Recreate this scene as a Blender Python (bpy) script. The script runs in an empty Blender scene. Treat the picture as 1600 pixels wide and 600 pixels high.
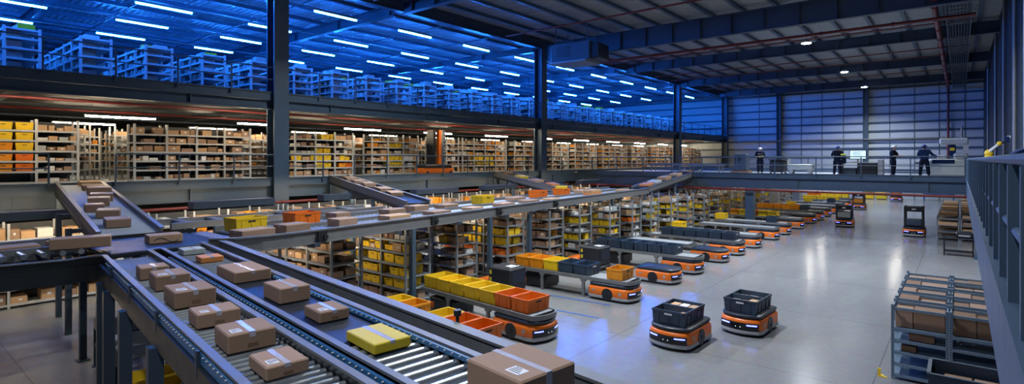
import bpy, math, random
from mathutils import Vector, Matrix
R = random.Random(7)
SC = bpy.context.scene
COL = SC.collection
PI = math.pi

# ------------------------------------------------------------------ materials
def _new(name):
    m = bpy.data.materials.new(name); m.use_nodes = True
    nt = m.node_tree; nt.nodes.clear()
    out = nt.nodes.new('ShaderNodeOutputMaterial')
    b = nt.nodes.new('ShaderNodeBsdfPrincipled')
    nt.links.new(b.outputs[0], out.inputs[0])
    return m, nt, b

def mat(name, col, rough=0.5, metal=0.0, var=0.12, scale=6.0, bump=0.0, objvar=0.0, spec=0.5, rvar=0.1):
    m, nt, b = _new(name)
    L = nt.links
    tc = nt.nodes.new('ShaderNodeTexCoord')
    nz = nt.nodes.new('ShaderNodeTexNoise'); nz.inputs['Scale'].default_value = scale; nz.inputs['Detail'].default_value = 4
    L.new(tc.outputs['Object'], nz.inputs['Vector'])
    mx = nt.nodes.new('ShaderNodeMix'); mx.data_type = 'RGBA'
    lo = [max(0, c * (1 - var)) for c in col]; hi = [min(1, c * (1 + var)) for c in col]
    mx.inputs['A'].default_value = (*lo, 1); mx.inputs['B'].default_value = (*hi, 1)
    L.new(nz.outputs['Fac'], mx.inputs['Factor'])
    src = mx.outputs['Result']
    if objvar:
        oi = nt.nodes.new('ShaderNodeObjectInfo')
        hs = nt.nodes.new('ShaderNodeHueSaturation')
        mr = nt.nodes.new('ShaderNodeMapRange'); mr.inputs['To Min'].default_value = 1 - objvar; mr.inputs['To Max'].default_value = 1 + objvar
        L.new(oi.outputs['Random'], mr.inputs['Value']); L.new(mr.outputs[0], hs.inputs['Value'])
        L.new(src, hs.inputs['Color']); src = hs.outputs[0]
    L.new(src, b.inputs['Base Color'])
    rr = nt.nodes.new('ShaderNodeMapRange'); rr.inputs['To Min'].default_value = max(0.02, rough - rvar); rr.inputs['To Max'].default_value = min(1, rough + rvar)
    L.new(nz.outputs['Fac'], rr.inputs['Value']); L.new(rr.outputs[0], b.inputs['Roughness'])
    b.inputs['Metallic'].default_value = metal
    b.inputs['Specular IOR Level'].default_value = spec
    if bump:
        bp = nt.nodes.new('ShaderNodeBump'); bp.inputs['Strength'].default_value = bump; bp.inputs['Distance'].default_value = 0.02
        L.new(nz.outputs['Fac'], bp.inputs['Height']); L.new(bp.outputs[0], b.inputs['Normal'])
    return m

def emit(name, col, power):
    m, nt, b = _new(name)
    b.inputs['Base Color'].default_value = (0.8, 0.8, 0.8, 1)
    b.inputs['Emission Color'].default_value = (*col, 1); b.inputs['Emission Strength'].default_value = power
    return m

def floor_mat():
    m, nt, b = _new('sealed concrete'); L = nt.links; N = nt.nodes.new
    tc = N('ShaderNodeTexCoord')
    n1 = N('ShaderNodeTexNoise'); n1.inputs['Scale'].default_value = 0.35; n1.inputs['Detail'].default_value = 3
    mp = N('ShaderNodeMapping'); mp.inputs['Scale'].default_value = (2.2, 0.7, 1)
    L.new(tc.outputs['Object'], mp.inputs[0]); L.new(mp.outputs[0], n1.inputs['Vector'])
    n2 = N('ShaderNodeTexNoise'); n2.inputs['Scale'].default_value = 7; n2.inputs['Detail'].default_value = 8
    L.new(tc.outputs['Object'], n2.inputs['Vector'])
    r = N('ShaderNodeValToRGB'); r.color_ramp.elements[0].position = .2; r.color_ramp.elements[1].position = .8
    r.color_ramp.elements[0].color = (.225, .235, .245, 1); r.color_ramp.elements[1].color = (.30, .31, .315, 1)
    L.new(n1.outputs['Fac'], r.inputs[0])
    mu = N('ShaderNodeMix'); mu.data_type = 'RGBA'; mu.blend_type = 'MULTIPLY'; mu.inputs['Factor'].default_value = .35
    L.new(r.outputs[0], mu.inputs['A']); L.new(n2.outputs['Color'], mu.inputs['B'])
    # saw-cut joints every five metres
    sx = N('ShaderNodeSeparateXYZ'); L.new(tc.outputs['Object'], sx.inputs[0])
    outs = []
    for ax, per, off in (('X', 5.2, 1.3), ('Y', 4.9, 2.7)):
        a = N('ShaderNodeMath'); a.operation = 'ADD'; a.inputs[1].default_value = off + 1000 * per; L.new(sx.outputs[ax], a.inputs[0])
        d = N('ShaderNodeMath'); d.operation = 'MODULO'; d.inputs[1].default_value = per; L.new(a.outputs[0], d.inputs[0])
        c = N('ShaderNodeMath'); c.operation = 'LESS_THAN'; c.inputs[1].default_value = 0.022; L.new(d.outputs[0], c.inputs[0])
        outs.append(c)
    mxm = N('ShaderNodeMath'); mxm.operation = 'MAXIMUM'; L.new(outs[0].outputs[0], mxm.inputs[0]); L.new(outs[1].outputs[0], mxm.inputs[1])
    fj = N('ShaderNodeMath'); fj.operation = 'MULTIPLY'; fj.inputs[1].default_value = .55; L.new(mxm.outputs[0], fj.inputs[0])
    m2 = N('ShaderNodeMix'); m2.data_type = 'RGBA'; m2.inputs['B'].default_value = (.06, .06, .065, 1)
    L.new(fj.outputs[0], m2.inputs['Factor']); L.new(mu.outputs['Result'], m2.inputs['A'])
    L.new(m2.outputs['Result'], b.inputs['Base Color'])
    rr = N('ShaderNodeMapRange'); rr.inputs['To Min'].default_value = .17; rr.inputs['To Max'].default_value = .26
    L.new(n1.outputs['Fac'], rr.inputs['Value']); L.new(rr.outputs[0], b.inputs['Roughness'])
    b.inputs['Specular IOR Level'].default_value = .5
    return m

MT = dict(
    floor=floor_mat(),
    steel=mat('blue grey painted steel', (.055, .095, .145), .42, .0, .14, 2.0),
    darksteel=mat('dark painted steel', (.035, .055, .085), .45, .0, .15, 2.0),
    rail=mat('conveyor rail steel', (.19, .20, .205), .45, .2, .15, 5.0),
    raildark=mat('dark conveyor steel', (.026, .031, .036), .4, .3, .2, 4.0),
    bluestrip=mat('blue guide strip', (.05, .19, .42), .35, .0, .25, 14.0),
    roller=mat('zinc roller', (.44, .48, .50), .33, .8, .1, 9.0),
    rollermatt=mat('dull zinc roller', (.42, .46, .50), .48, .3, .1, 9.0),
    rack=mat('light grey rack paint', (.52, .54, .55), .45, .1, .08, 4.0),
    rackup=mat('white upper rack paint', (.72, .74, .75), .45, 0, .06, 4.0),
    rackfloor=mat('galvanised rack steel', (.30, .335, .36), .4, .3, .12, 6.0),
    rackblue=mat('blue grey rack steel', (.17, .25, .33), .42, .2, .12, 6.0),
    belt=mat('dark belt rubber', (.012, .017, .028), .45, .0, .3, 3.0, spec=.4),
    card=mat('brown cardboard', (.35, .23, .16), .75, 0, .10, 5.0, objvar=.18, spec=.2),
    cardb=mat('tan cardboard', (.50, .32, .18), .75, 0, .10, 5.0, objvar=.15, spec=.2),
    cardc=mat('dark cardboard', (.24, .15, .095), .78, 0, .12, 5.0, objvar=.18, spec=.2),
    tape=mat('clear packing tape', (.52, .50, .55), .22, 0, .1, 12.0),
    paper=mat('white paper label', (.78, .78, .80), .6, 0, .06, 20.0, objvar=.05),
    ink=mat('black print', (.02, .02, .02), .6, 0, .1, 8.0),
    white=mat('white carton', (.68, .68, .66), .6, 0, .06, 5.0, objvar=.1),
    greybox=mat('grey carton', (.40, .44, .44), .6, 0, .08, 5.0),
    yellow=mat('yellow plastic', (.88, .58, .018), .42, 0, .08, 6.0, objvar=.08),
    amber=mat('amber plastic', (.82, .30, .012), .42, 0, .08, 6.0, objvar=.08),
    orangetote=mat('orange plastic', (.80, .17, .012), .42, 0, .08, 6.0, objvar=.06),
    bluetote=mat('dark blue plastic', (.028, .050, .082), .4, 0, .12, 6.0, objvar=.1),
    yellowcard=mat('yellow carton', (.72, .55, .03), .55, 0, .07, 5.0),
    orangecard=mat('orange carton', (.70, .26, .07), .6, 0, .08, 5.0),
    orange=mat('orange robot shell', (.78, .165, .012), .36, 0, .06, 5.0),
    black=mat('black plastic', (.012, .014, .018), .38, 0, .2, 6.0),
    blackmatt=mat('matt black rubber', (.010, .012, .018), .6, 0, .2, 6.0),
    topblue=mat('dark deck plastic', (.014, .024, .045), .42, 0, .2, 4.0),
    bumper=mat('grey bumper', (.36, .37, .38), .5, .1, .1, 5.0),
    visor=mat('gloss black visor', (.006, .007, .010), .12, 0, .1, 4.0),
    red=mat('red pipe paint', (.16, .018, .016), .4, 0, .12, 3.0),
    cyan=mat('blue bin plastic', (.03, .12, .32), .45, 0, .1, 5.0),
    wallp=mat('white wall sheeting', (.54, .60, .63), .55, .1, .07, .6),
    walldark=mat('dark wall cladding', (.022, .036, .052), .5, .1, .15, .7),
    roof=mat('roof sheeting', (.38, .41, .44), .5, .2, .1, 1.0),
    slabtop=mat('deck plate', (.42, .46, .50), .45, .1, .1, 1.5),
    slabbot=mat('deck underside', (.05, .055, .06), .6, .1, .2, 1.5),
    cream=mat('cream machine paint', (.55, .57, .55), .4, 0, .06, 3.0),
    navy=mat('navy cloth', (.010, .014, .028), .85, 0, .2, 20.0, spec=.1),
    navyb=mat('blue cloth', (.015, .03, .09), .85, 0, .2, 20.0, spec=.1),
    skin=mat('skin', (.50, .30, .22), .55, 0, .06, 20.0),
    hiviz=mat('lime reflective cloth', (.65, .75, .05), .6, 0, .06, 20.0),
    helmetw=mat('white helmet', (.75, .75, .72), .35, 0, .04, 10.0),
    helmetb=mat('blue helmet', (.02, .06, .32), .35, 0, .06, 10.0),
    bluetape=mat('blue floor tape', (.02, .10, .42), .5, 0, .15, 6.0),
    white_tube=emit('warm white tube', (1.0, .80, .55), 120.0),
    blue_tube=emit('blue tube', (.014, .18, 1.0), 300.0),
    highbay=emit('white lamp glass', (.86, .93, 1.0), 60.0),
    dim_fill_tube=emit('dim warm fill tube', (1.0, .80, .55), 38.0),
    fill_tube=emit('soft warm fill tube', (1.0, .78, .5), 60.0),
    bridge_tube=emit('neutral tube', (1.0, .93, .82), 60.0),
    led=emit('blue white headlight', (.10, .13, 1.0), 5.0),
    dot=emit('sensor light', (.8, .9, 1.0), 1.2),
    screen=emit('lit screen', (.55, .85, .95), 1.1),
)

# ------------------------------------------------------------------ mesh builder
class MB:
    def __init__(s): s.v = []; s.f = []; s.m = []; s.s = []
    def add(s, vs, fs, m=0, smooth=False):
        o = len(s.v); s.v += [tuple(p) for p in vs]
        for f in fs: s.f.append(tuple(o + i for i in f)); s.m.append(m); s.s.append(smooth)
    def box(s, x0, x1, y0, y1, z0, z1, m=0):
        s.add([(x0,y0,z0),(x1,y0,z0),(x1,y1,z0),(x0,y1,z0),(x0,y0,z1),(x1,y0,z1),(x1,y1,z1),(x0,y1,z1)],
              [(0,3,2,1),(4,5,6,7),(0,1,5,4),(1,2,6,5),(2,3,7,6),(3,0,4,7)], m); return s
    def cbox(s, x0, x1, y0, y1, z0, z1, c=.01, m=0):          # box with chamfered edges
        def ring(xa, xb, ya, yb, k, z):
            return [(xa+k,ya,z),(xb-k,ya,z),(xb,ya+k,z),(xb,yb-k,z),(xb-k,yb,z),(xa+k,yb,z),(xa,yb-k,z),(xa,ya+k,z)]
        s.loft([ring(x0+c,x1-c,y0+c,y1-c,c*.4,z0), ring(x0,x1,y0,y1,c,z0+c), ring(x0,x1,y0,y1,c,z1-c), ring(x0+c,x1-c,y0+c,y1-c,c*.4,z1)], m); return s
    def loft(s, rings, m=0, smooth=False, caps=True):
        n = len(rings[0]); vs = [p for r in rings for p in r]; fs = []
        for k in range(len(rings) - 1):
            for i in range(n):
                j = (i + 1) % n; fs.append((k*n+i, k*n+j, (k+1)*n+j, (k+1)*n+i))
        if caps: fs.append(tuple(range(n-1, -1, -1))); fs.append(tuple((len(rings)-1)*n + i for i in range(n)))
        s.add(vs, fs, m, smooth); return s
    def bar(s, p0, p1, w, h, m=0, up=(0,0,1)):
        p0 = Vector(p0); p1 = Vector(p1); d = (p1 - p0).normalized(); up = Vector(up)
        if abs(d.dot(up)) > .99: up = Vector((1,0,0))
        a = d.cross(up).normalized() * (w/2); b = a.cross(d).normalized() * (h/2)
        s.loft([[p+a*q+b*t for q, t in ((-1,-1),(1,-1),(1,1),(-1,1))] for p in (p0, p1)], m); return s
    def cyl(s, p0, p1, r, n=10, m=0, r2=None, smooth=True):
        p0 = Vector(p0); p1 = Vector(p1); d = (p1-p0).normalized()
        up = Vector((0,0,1)) if abs(d.z) < .95 else Vector((1,0,0))
        a = d.cross(up).normalized(); b = a.cross(d).normalized(); r2 = r if r2 is None else r2
        s.loft([[p + (a*math.cos(2*PI*i/n) + b*math.sin(2*PI*i/n))*q for i in range(n)] for p, q in ((p0, r), (p1, r2))], m, smooth); return s
    def prism(s, poly, z0, z1, m=0):
        s.loft([[(x, y, z0) for x, y in poly], [(x, y, z1) for x, y in poly]], m); return s
    def sweep(s, path, prof, m=0, smooth=False):              # profile (offset to the left, z) carried along a flat path of (x, y[, z])
        rings = []; n = len(path)
        for i, p in enumerate(path):
            a = Vector(path[max(i-1,0)][:2]); b = Vector(path[min(i+1,n-1)][:2]); t = (b-a).normalized()
            lf = Vector((-t.y, t.x)); k = 1.0
            if 0 < i < n-1:
                t0 = (Vector(p[:2]) - a).normalized(); k = 1.0 / max(.5, t0.dot(t))
            z = p[2] if len(p) > 2 else 0
            rings.append([(p[0] + lf.x*o*k, p[1] + lf.y*o*k, z + h) for o, h in prof])
        s.loft(rings, m, smooth); return s
    def ball(s, c, r, m=0, nu=12, nv=8, sc=(1,1,1), zmin=-1):
        rings = []
        for k in range(nv+1):
            t = -PI/2 + PI*k/nv; z = max(math.sin(t), zmin); q = max(math.cos(t), .02)
            rings.append([(c[0]+r*sc[0]*q*math.cos(2*PI*i/nu), c[1]+r*sc[1]*q*math.sin(2*PI*i/nu), c[2]+r*sc[2]*z) for i in range(nu)])
        s.loft(rings, m, True); return s
    def mesh(s, name, mats):
        me = bpy.data.meshes.new(name); me.from_pydata(s.v, [], s.f)
        if isinstance(mats, str): mats = [mats]
        for k in mats: me.materials.append(MT[k])
        me.polygons.foreach_set('material_index', s.m)
        me.polygons.foreach_set('use_smooth', s.s)
        me.update()
        if any(s.s): me.set_sharp_from_angle(angle=math.radians(40))
        return me
    def obj(s, name, mats, parent=None, label=None):
        o = bpy.data.objects.new(name, s.mesh(name, mats)); COL.objects.link(o)
        if parent is not None: o.parent = parent
        if label: o['label'] = label
        return o

def tag(o, label, cat, group=None, kind=None):
    o['label'] = label; o['category'] = cat
    if group: o['group'] = group
    if kind: o['kind'] = kind
    return o
def thing(name, label, cat, loc=(0,0,0), rz=0, group=None):
    o = bpy.data.objects.new(name, None); COL.objects.link(o); o.empty_display_size = .2
    o.location = loc; o.rotation_euler = (0, 0, rz)
    return tag(o, label, cat, group)
def struct(name, mb, mats, label, cat):
    return tag(mb.obj(name, mats), label, cat, kind='structure')
KIDS = {}
def kids(o):
    return [c for c in bpy.data.objects if c.parent == o]
def dup(root, loc=None, rz=None, label=None, group=None, tree=None):
    tree = tree if tree is not None else [(c, kids(c)) for c in kids(root)]
    r = root.copy(); COL.objects.link(r)
    if loc is not None: r.location = loc
    if rz is not None: r.rotation_euler = (0, 0, rz)
    if label: r['label'] = label
    if group: r['group'] = group
    for c, gs in tree:
        d = c.copy(); COL.objects.link(d); d.parent = r
        for g in gs:
            e = g.copy(); COL.objects.link(e); e.parent = d
    return r
class Proto:                                                # build once, then copy; the first use takes the original
    def __init__(s, root): s.root = root; s.tree = [(c, kids(c)) for c in kids(root)]; s.used = False
    def place(s, loc, rz, label, group=None):
        if not s.used:
            s.used = True; r = s.root; r.location = loc; r.rotation_euler = (0,0,rz); r['label'] = label
            if group: r['group'] = group
            return r
        return dup(s.root, loc, rz, label, group, s.tree)
ORD = 'first second third fourth fifth sixth seventh eighth ninth tenth eleventh twelfth thirteenth fourteenth fifteenth sixteenth seventeenth eighteenth nineteenth twentieth'.split()
def nth(i):                                                 # 0 -> first
    if i < 20: return ORD[i]
    t = ['twenty', 'thirty', 'forty', 'fifty'][(i+1)//10 - 2]; u = (i+1) % 10
    return {'twenty':'twentieth','thirty':'thirtieth','forty':'fortieth','fifty':'fiftieth'}[t] if u == 0 else t + '-' + ORD[u-1]
def arc(cx, cy, r, a0, a1, n=8):
    return [(cx + r*math.cos(math.radians(a0+(a1-a0)*i/n)), cy + r*math.sin(math.radians(a0+(a1-a0)*i/n))) for i in range(n+1)]

# ------------------------------------------------------------------ building shell
XL, XR, YN, YF, ZR = -60.0, 1.9, -7.0, 73.0, 13.0
EDGE = -23.4                                                # front face of the storage floors
struct('floor', MB().box(XL, XR, YN, YF, -.2, 0), 'floor', 'polished grey concrete hall floor with saw-cut joints', 'floor')
def roof():
    b = MB(); y = YN; p = .32; vs = []; fs = []
    prof = [(0, 0), (.10, 0), (.14, .07), (.28, .07)]
    ys = []
    while y < YF:
        for dy, dz in prof: ys.append((min(y+dy, YF), ZR + dz))
        y += p
    for yy, zz in ys: vs += [(XL, yy, zz), (XR, yy, zz)]
    for i in range(len(ys)-1): fs.append((2*i, 2*i+1, 2*i+3, 2*i+2))
    b.add(vs, fs); b.box(XL, XR, YN, YF, ZR+.12, ZR+.2)
    struct('ceiling', b, 'roof', 'ribbed metal roof deck over the whole hall', 'ceiling')
roof()
# far wall: sheets, rails, seams
b = MB().box(XL, XR, YF, YF+.2, 0, ZR)
struct('wall_far', b, 'wallp', 'pale sheeted far end wall behind the bridge', 'wall')
for i, z in enumerate([4.6 + .95*k for k in range(9)]):
    struct('trim_%d' % (i+1), MB().box(XL, XR, YF-.16, YF, z-.09, z+.09), 'steel', 'horizontal steel wall rail across the far wall, %s from the bottom' % nth(i), 'wall rail')
b = MB()
for x in [-19.6, -14.8, -12.6, -10.4, -6, -3.8, -1.7, .4]: b.box(x-.03, x+.03, YF-.05, YF, 0, ZR)
struct('trim_20', b, 'steel', 'thin upright seams between the far wall sheets', 'wall seam')
struct('wall_left', MB().box(XL-.2, XL, YN, YF, 0, ZR), 'walldark', 'dark end wall behind the storage floors', 'wall')
struct('wall_near', MB().box(XL, XR, YN-.2, YN, 0, ZR), 'walldark', 'dark wall behind the viewer', 'wall')
b = MB().box(XR, XR+.2, YN, YF, 0, ZR)
for k in range(60):
    y = 14 + k*1.0; b.box(XR-.05, XR, y, y+.55, 0, ZR)
struct('wall_right', b, 'walldark', 'dark ribbed side wall beside the walkway', 'wall')
for i, y in enumerate((25.5, 30.5, 37.5, 46, 58)):
    tag(MB().cyl((XR-.16, y, 3.4), (XR-.16, y, ZR-.3), .07, 10).obj('hanging_wall_pipe', 'rail'), 'tall thin grey pipe running up the dark side wall, %s from the viewer' % nth(i), 'pipe', 'pipes on the side wall')
def hcol(name, x, y, z0, z1, w, label, m='steel'):
    t = .06; b = MB(); h = w/2
    b.box(x+h-t, x+h, y-h, y+h, z0, z1); b.box(x-h, x-h+t, y-h, y+h, z0, z1); b.box(x-h+t, x+h-t, y-t/2, y+t/2, z0, z1)
    if z0 < .01: b.box(x-h-.08, x+h+.08, y-h-.08, y+h+.08, 0, .03)
    return struct(name, b, m, label, 'column')
for y, l in ((12.1, 'tall steel column nearest the junction of conveyors'), (31.8, 'tall steel column at the middle of the storage floors'), (56.6, 'tall steel column far along the storage floors'), (72, 'tall steel column in the far corner of the storage floors')):
    hcol('column', EDGE-.1, y, 0, 12.3, .68, l)
for x, l in ((-17.2, 'navy wall column left on the far wall'), (-8.2, 'navy wall column at the middle of the far wall')):
    hcol('column', x, YF-.35, 0, ZR-.3, .5, l)
# roof steel
for i, (y, zb, zt) in enumerate(((-1, 12.1, 12.75), (6.5, 12.1, 12.75), (18.9, 12.1, 12.75), (31.9, 11.4, 12.6), (44.2, 12.0, 12.75), (56.4, 12.0, 12.75), (68.5, 12.0, 12.75))):
    b = MB(); t = .16
    for (xa, xb, lo) in ((XL, EDGE-.5, 12.15), (EDGE+.3, XR, zb)):
        b.box(xa, xb, y-t, y+t, lo, lo+.04); b.box(xa, xb, y-t, y+t, zt-.04, zt); b.box(xa, xb, y-.015, y+.015, lo+.04, zt-.04)
        x = xa + .8
        while x < xb: b.box(x-.012, x+.012, y-t+.02, y+t-.02, lo+.04, zt-.04); x += 1.75 if xb > 0 else 5
    struct('beam', b, 'darksteel', 'dark steel roof girder spanning the hall, %s from the viewer' % nth(i), 'beam')
b = MB(); x = EDGE-.1
b.box(x-.2, x+.2, YN, YF, 12.3, 12.36); b.box(x-.2, x+.2, YN, YF, 12.95, 13); b.box(x-.03, x+.03, YN, YF, 12.36, 12.95)
struct('beam', b, 'darksteel', 'dark lengthwise roof beam above the edge of the storage floors', 'beam')
n = 0; x = XR - 1.0
while x > XL:
    if abs(x-EDGE) > .4:
        b = MB(); b.box(x-.10, x+.10, YN, YF, 12.76, 12.78); b.box(x-.012, x+.012, YN, YF, 12.78, 12.99)
        struct('beam', b, 'steel', 'thin roof purlin running the length of the hall, %s from the side wall' % nth(n), 'purlin'); n += 1
    x -= 1.75 if x > EDGE else 2.45

# storage floors
def slab(name, x0, x1, y0, y1, z, label, front=None, beam=.65):
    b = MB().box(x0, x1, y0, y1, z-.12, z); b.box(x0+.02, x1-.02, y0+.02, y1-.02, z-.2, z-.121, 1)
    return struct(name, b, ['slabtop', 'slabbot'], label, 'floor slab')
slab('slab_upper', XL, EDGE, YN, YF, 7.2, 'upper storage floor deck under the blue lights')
slab('slab_middle', XL, EDGE, YN, YF, 3.35, 'middle storage floor deck under the warm lights')
slab('slab_bridge', EDGE, .45, 36.0, 46.0, 3.35, 'steel bridge deck crossing the hall')
slab('slab_walkway', .3, XR, YN, 36.0, 3.35, 'raised walkway deck along the side wall')
def edgebeam(x, y0, y1, zb, zt, lip, label, along='Y', mm='steel', dirn=1):
    b = MB(); t = .16
    def bx(a0, a1, c0, c1, z0, z1):
        if along == 'Y': b.box(c0, c1, a0, a1, z0, z1)
        else: b.box(a0, a1, c0, c1, z0, z1)
    d = dirn
    def span(o0, o1): return (min(x+d*o0, x+d*o1), max(x+d*o0, x+d*o1))
    bx(y0, y1, *span(-.3, .02), zb, zb+.05)
    bx(y0, y1, *span(-.15, -.12), zb+.05, zt)
    bx(y0, y1, *span(.0, .05), zt, lip)
    bx(y0, y1, *span(.05, .10), lip-.05, lip)
    k = y0 + 3.1
    while k < y1: bx(k-.02, k+.02, *span(-.12, .0), zb+.05, zt); k += 6.2
    return struct('beam', b, mm, label, 'beam')
edgebeam(EDGE, YN, YF-.3, 6.5, 6.9, 7.27, 'deep steel edge beam under the upper storage floor')
edgebeam(EDGE, YN, YF-.3, 2.62, 3.14, 3.5, 'deep steel edge beam under the middle storage floor')
edgebeam(36.0, EDGE+.4, .3, 2.5, 3.12, 3.45, 'deep steel beam under the near side of the bridge', 'X', dirn=-1)
edgebeam(46.0, EDGE+.4, .3, 2.6, 3.12, 3.45, 'deep steel beam under the far side of the bridge', 'X', dirn=1)
b = MB().box(.24, .30, YN, 36, 2.55, 3.3); b.box(.2, .34, YN, 35.9, 3.352, 3.42); b.box(.3, 1.0, YN, 36, 2.5, 2.56)
struct('beam', b, 'steel', 'flat steel fascia along the edge of the raised walkway', 'beam')
for k in range(7):
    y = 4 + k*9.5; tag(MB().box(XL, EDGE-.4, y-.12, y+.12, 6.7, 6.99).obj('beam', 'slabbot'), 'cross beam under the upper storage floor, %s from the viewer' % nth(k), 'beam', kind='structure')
for x, y, w, l, m in ((-10.2, 36.0, .5, 'blue grey column under the near side of the bridge', 'steel'), (-11.0, 45.2, .55, 'pale column under the far side of the bridge', 'rackfloor'), (-11.2, 53.5, .55, 'grey column on the hall floor beyond the bridge', 'rackfloor'), (.75, 30.9, .5, 'dark column under the walkway beside the bridge', 'steel'), (.78, 18.0, .42, 'dark column under the walkway near the rolling racks', 'steel')):
    b = MB().cbox(x-w/2, x+w/2, y-w/2, y+w/2, 0, 2.9 if y > 50 else 2.5, .03); b.box(x-w*.6, x+w*.6, y-w*.6, y+w*.6, 0, .02)
    struct('column', b, m, l, 'column')

# ------------------------------------------------------------------ railings
def railing(path, z, h, label, pitch=2.0, r=.028, post=.05, lo=None, toe=True, m='steel', skip=()):
    root = thing('guard_rail', label, 'railing', (path[0][0], path[0][1], z))
    ox, oy = path[0]
    P = [(x-ox, y-oy) for x, y in path]
    def rl(zz, rr, nm):
        b = MB(); pts = [Vector((x, y, zz)) for x, y in P]
        for a, c in zip(pts, pts[1:]): b.cyl(a, c, rr, 8)
        b.obj(nm, m, root)
    rl(h, r, 'top_rail'); rl(h*.5, r*.8, 'mid_rail')
    if toe:
        b = MB()
        for a, c in zip(P, P[1:]): b.bar((*a, .1), (*c, .1), .012, .14)
        b.obj('toe_board', m, root)
    # posts
    pm = MB().box(-post/2, post/2, -post/2, post/2, -.12, h-r); pm.box(-post, post, -post, post, -.16, -.10) if post < .08 else None
    me = pm.mesh('post', m)
    for a, c in zip(P, P[1:]):
        L = math.hypot(c[0]-a[0], c[1]-a[1]); n = max(1, round(L/pitch))
        for k in range(n+1):
            if k == n and c != P[-1]: continue
            o = bpy.data.objects.new('post', me); COL.objects.link(o); o.parent = root
            o.location = (a[0]+(c[0]-a[0])*k/n, a[1]+(c[1]-a[1])*k/n, 0)
    return root
XE = EDGE + .13
railing([(XE, -4.0), (XE, 72)], 7.27, 1.05, 'blue grey guard rail along the edge of the upper storage floor', 2.0, toe=False)
railing([(XE, -3.0), (XE, 4.15)], 3.5, 1.0, 'guard rail on the middle floor left of the steep carton incline', 2.4, toe=False)
railing([(XE, 6.0), (XE, 14.2)], 3.5, 1.0, 'guard rail on the middle floor between the first two inclines', 2.05, toe=False)
railing([(XE, 15.9), (XE, 26.0)], 3.5, 1.0, 'guard rail on the middle floor between second and third inclines', 2.0, toe=False)
railing([(XE, 28.0), (XE, 34.2)], 3.5, 1.0, 'guard rail on the middle floor just before the bridge', 2.0, toe=False)
railing([(-21.6, 35.85), (-15.3, 35.85)], 3.45, 1.0, 'guard rail on the bridge left of the rising conveyor', 2.1, toe=False)
railing([(-13.2, 35.85), (.2, 35.85)], 3.45, 1.0, 'long guard rail along the near side of the bridge before the workers', 2.2, toe=False)
railing([(-22.5, 46.1), (.2, 46.1)], 3.45, 1.0, 'guard rail along the far side of the bridge behind the workers', 2.2)
railing([(.27, -2.0), (.27, 35.6)], 3.42, .88, 'thick blue guard rail of upright posts along the raised walkway', .95, r=.035, post=.085, toe=False)
# ------------------------------------------------------------------ racks and goods
RACKN = [0]
def rack(name, label, group, loc, rz, bays, bl, dep, levels, top, m, post=.055, sh=.035, back=False):
    root = thing(name, label, 'rack', loc, rz, group); L = bays*bl
    pm = MB().box(-post/2, post/2, -post/2, post/2, 0, top).mesh('post', m)
    for k in range(bays+1):
        for y in (-dep/2, dep/2):
            o = bpy.data.objects.new('post', pm); COL.objects.link(o); o.parent = root; o.location = (k*bl, y, 0)
    if back: MB().box(.03, L-.03, dep/2-.012, dep/2-.004, .05, top-.05).obj('shade_sheet', 'slabbot', root)  # dark sheet standing in for the shade behind the goods
    sm = MB().box(-post/2, L+post/2, -dep/2-.02, dep/2+.02, -sh, 0); sm.box(-.02, L+.02, -dep/2-.024, -dep/2-.0205, -sh-.02, 0)
    sme = sm.mesh('shelf_board', m)
    for z in levels:
        o = bpy.data.objects.new('shelf_board', sme); COL.objects.link(o); o.parent = root; o.location = (0, 0, z)
    return root
def rackcopy(root, tree, loc, rz, label):
    return dup(root, loc, rz, label, None, tree)
GOODS = []       # (kind, matrix, size, colour slot, label, importance)
GM = ['card', 'cardb', 'cardc', 'white', 'yellow', 'amber', 'orangetote', 'bluetote', 'greybox', 'paper']
CAMP = Vector((0, 0, 4.3))
def fill(loc, rz, bays, bl, dep, levels, top, short, theme, dens=.9, front=-1, indiv=True, deep=.62, side_end=False):
    M = Matrix.Translation(loc) @ Matrix.Rotation(rz, 4, 'Z')
    lv = list(levels) + [top]
    for li, z in enumerate(levels):
        H = lv[li+1] - z - .05
        if H < .08: continue
        count = 0
        for k in range(bays):
            x = k*bl + .05; end = (k+1)*bl - .05
            while x < end - .14:
                t = theme(li, k); w = min(R.uniform(*t['w']), end - x)
                if w < .13: break
                if R.random() > dens: x += w*.7; continue
                h = min(H*R.uniform(*t['h']), .42); d = min(dep-.1, deep*R.uniform(.75, 1))
                slot = R.choice(t['c']); y0 = (-dep/2+.03+R.uniform(0, .05)) if front < 0 else 0
                c = M @ Vector((x+w/2, y0+d/2, z+.003)); count += 1
                imp = w*h / max(1, (c-CAMP).length)**2 if indiv else 0
                tote = slot in (4, 5, 6, 7)
                GOODS.append((('tote' if tote else 'carton'), c, rz, (w, d, h), slot, '%s along the %s shelf up, %s' % (nth(count-1), nth(li), short), imp))
                x += w + R.uniform(.015, .07)
C3 = dict(w=(.26, .48), h=(.42, .8), c=[0, 0, 1, 1, 2])
SMALL = dict(w=(.16, .32), h=(.25, .6), c=[0, 1, 3, 3, 8, 2])
YEL = dict(w=(.38, .5), h=(.7, .85), c=[4])
MIX = dict(w=(.24, .44), h=(.4, .8), c=[0, 1, 1, 3, 4, 4])
ORA = dict(w=(.34, .46), h=(.6, .8), c=[6, 5, 0])
UPG = dict(w=(.2, .42), h=(.45, .85), c=[3, 8, 3, 8, 0, 7])
WRM = dict(w=(.2, .42), h=(.35, .8), c=[1, 1, 0, 3, 1, 5])
def th(*rows):
    return lambda li, k: rows[(li) % len(rows)]
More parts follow.
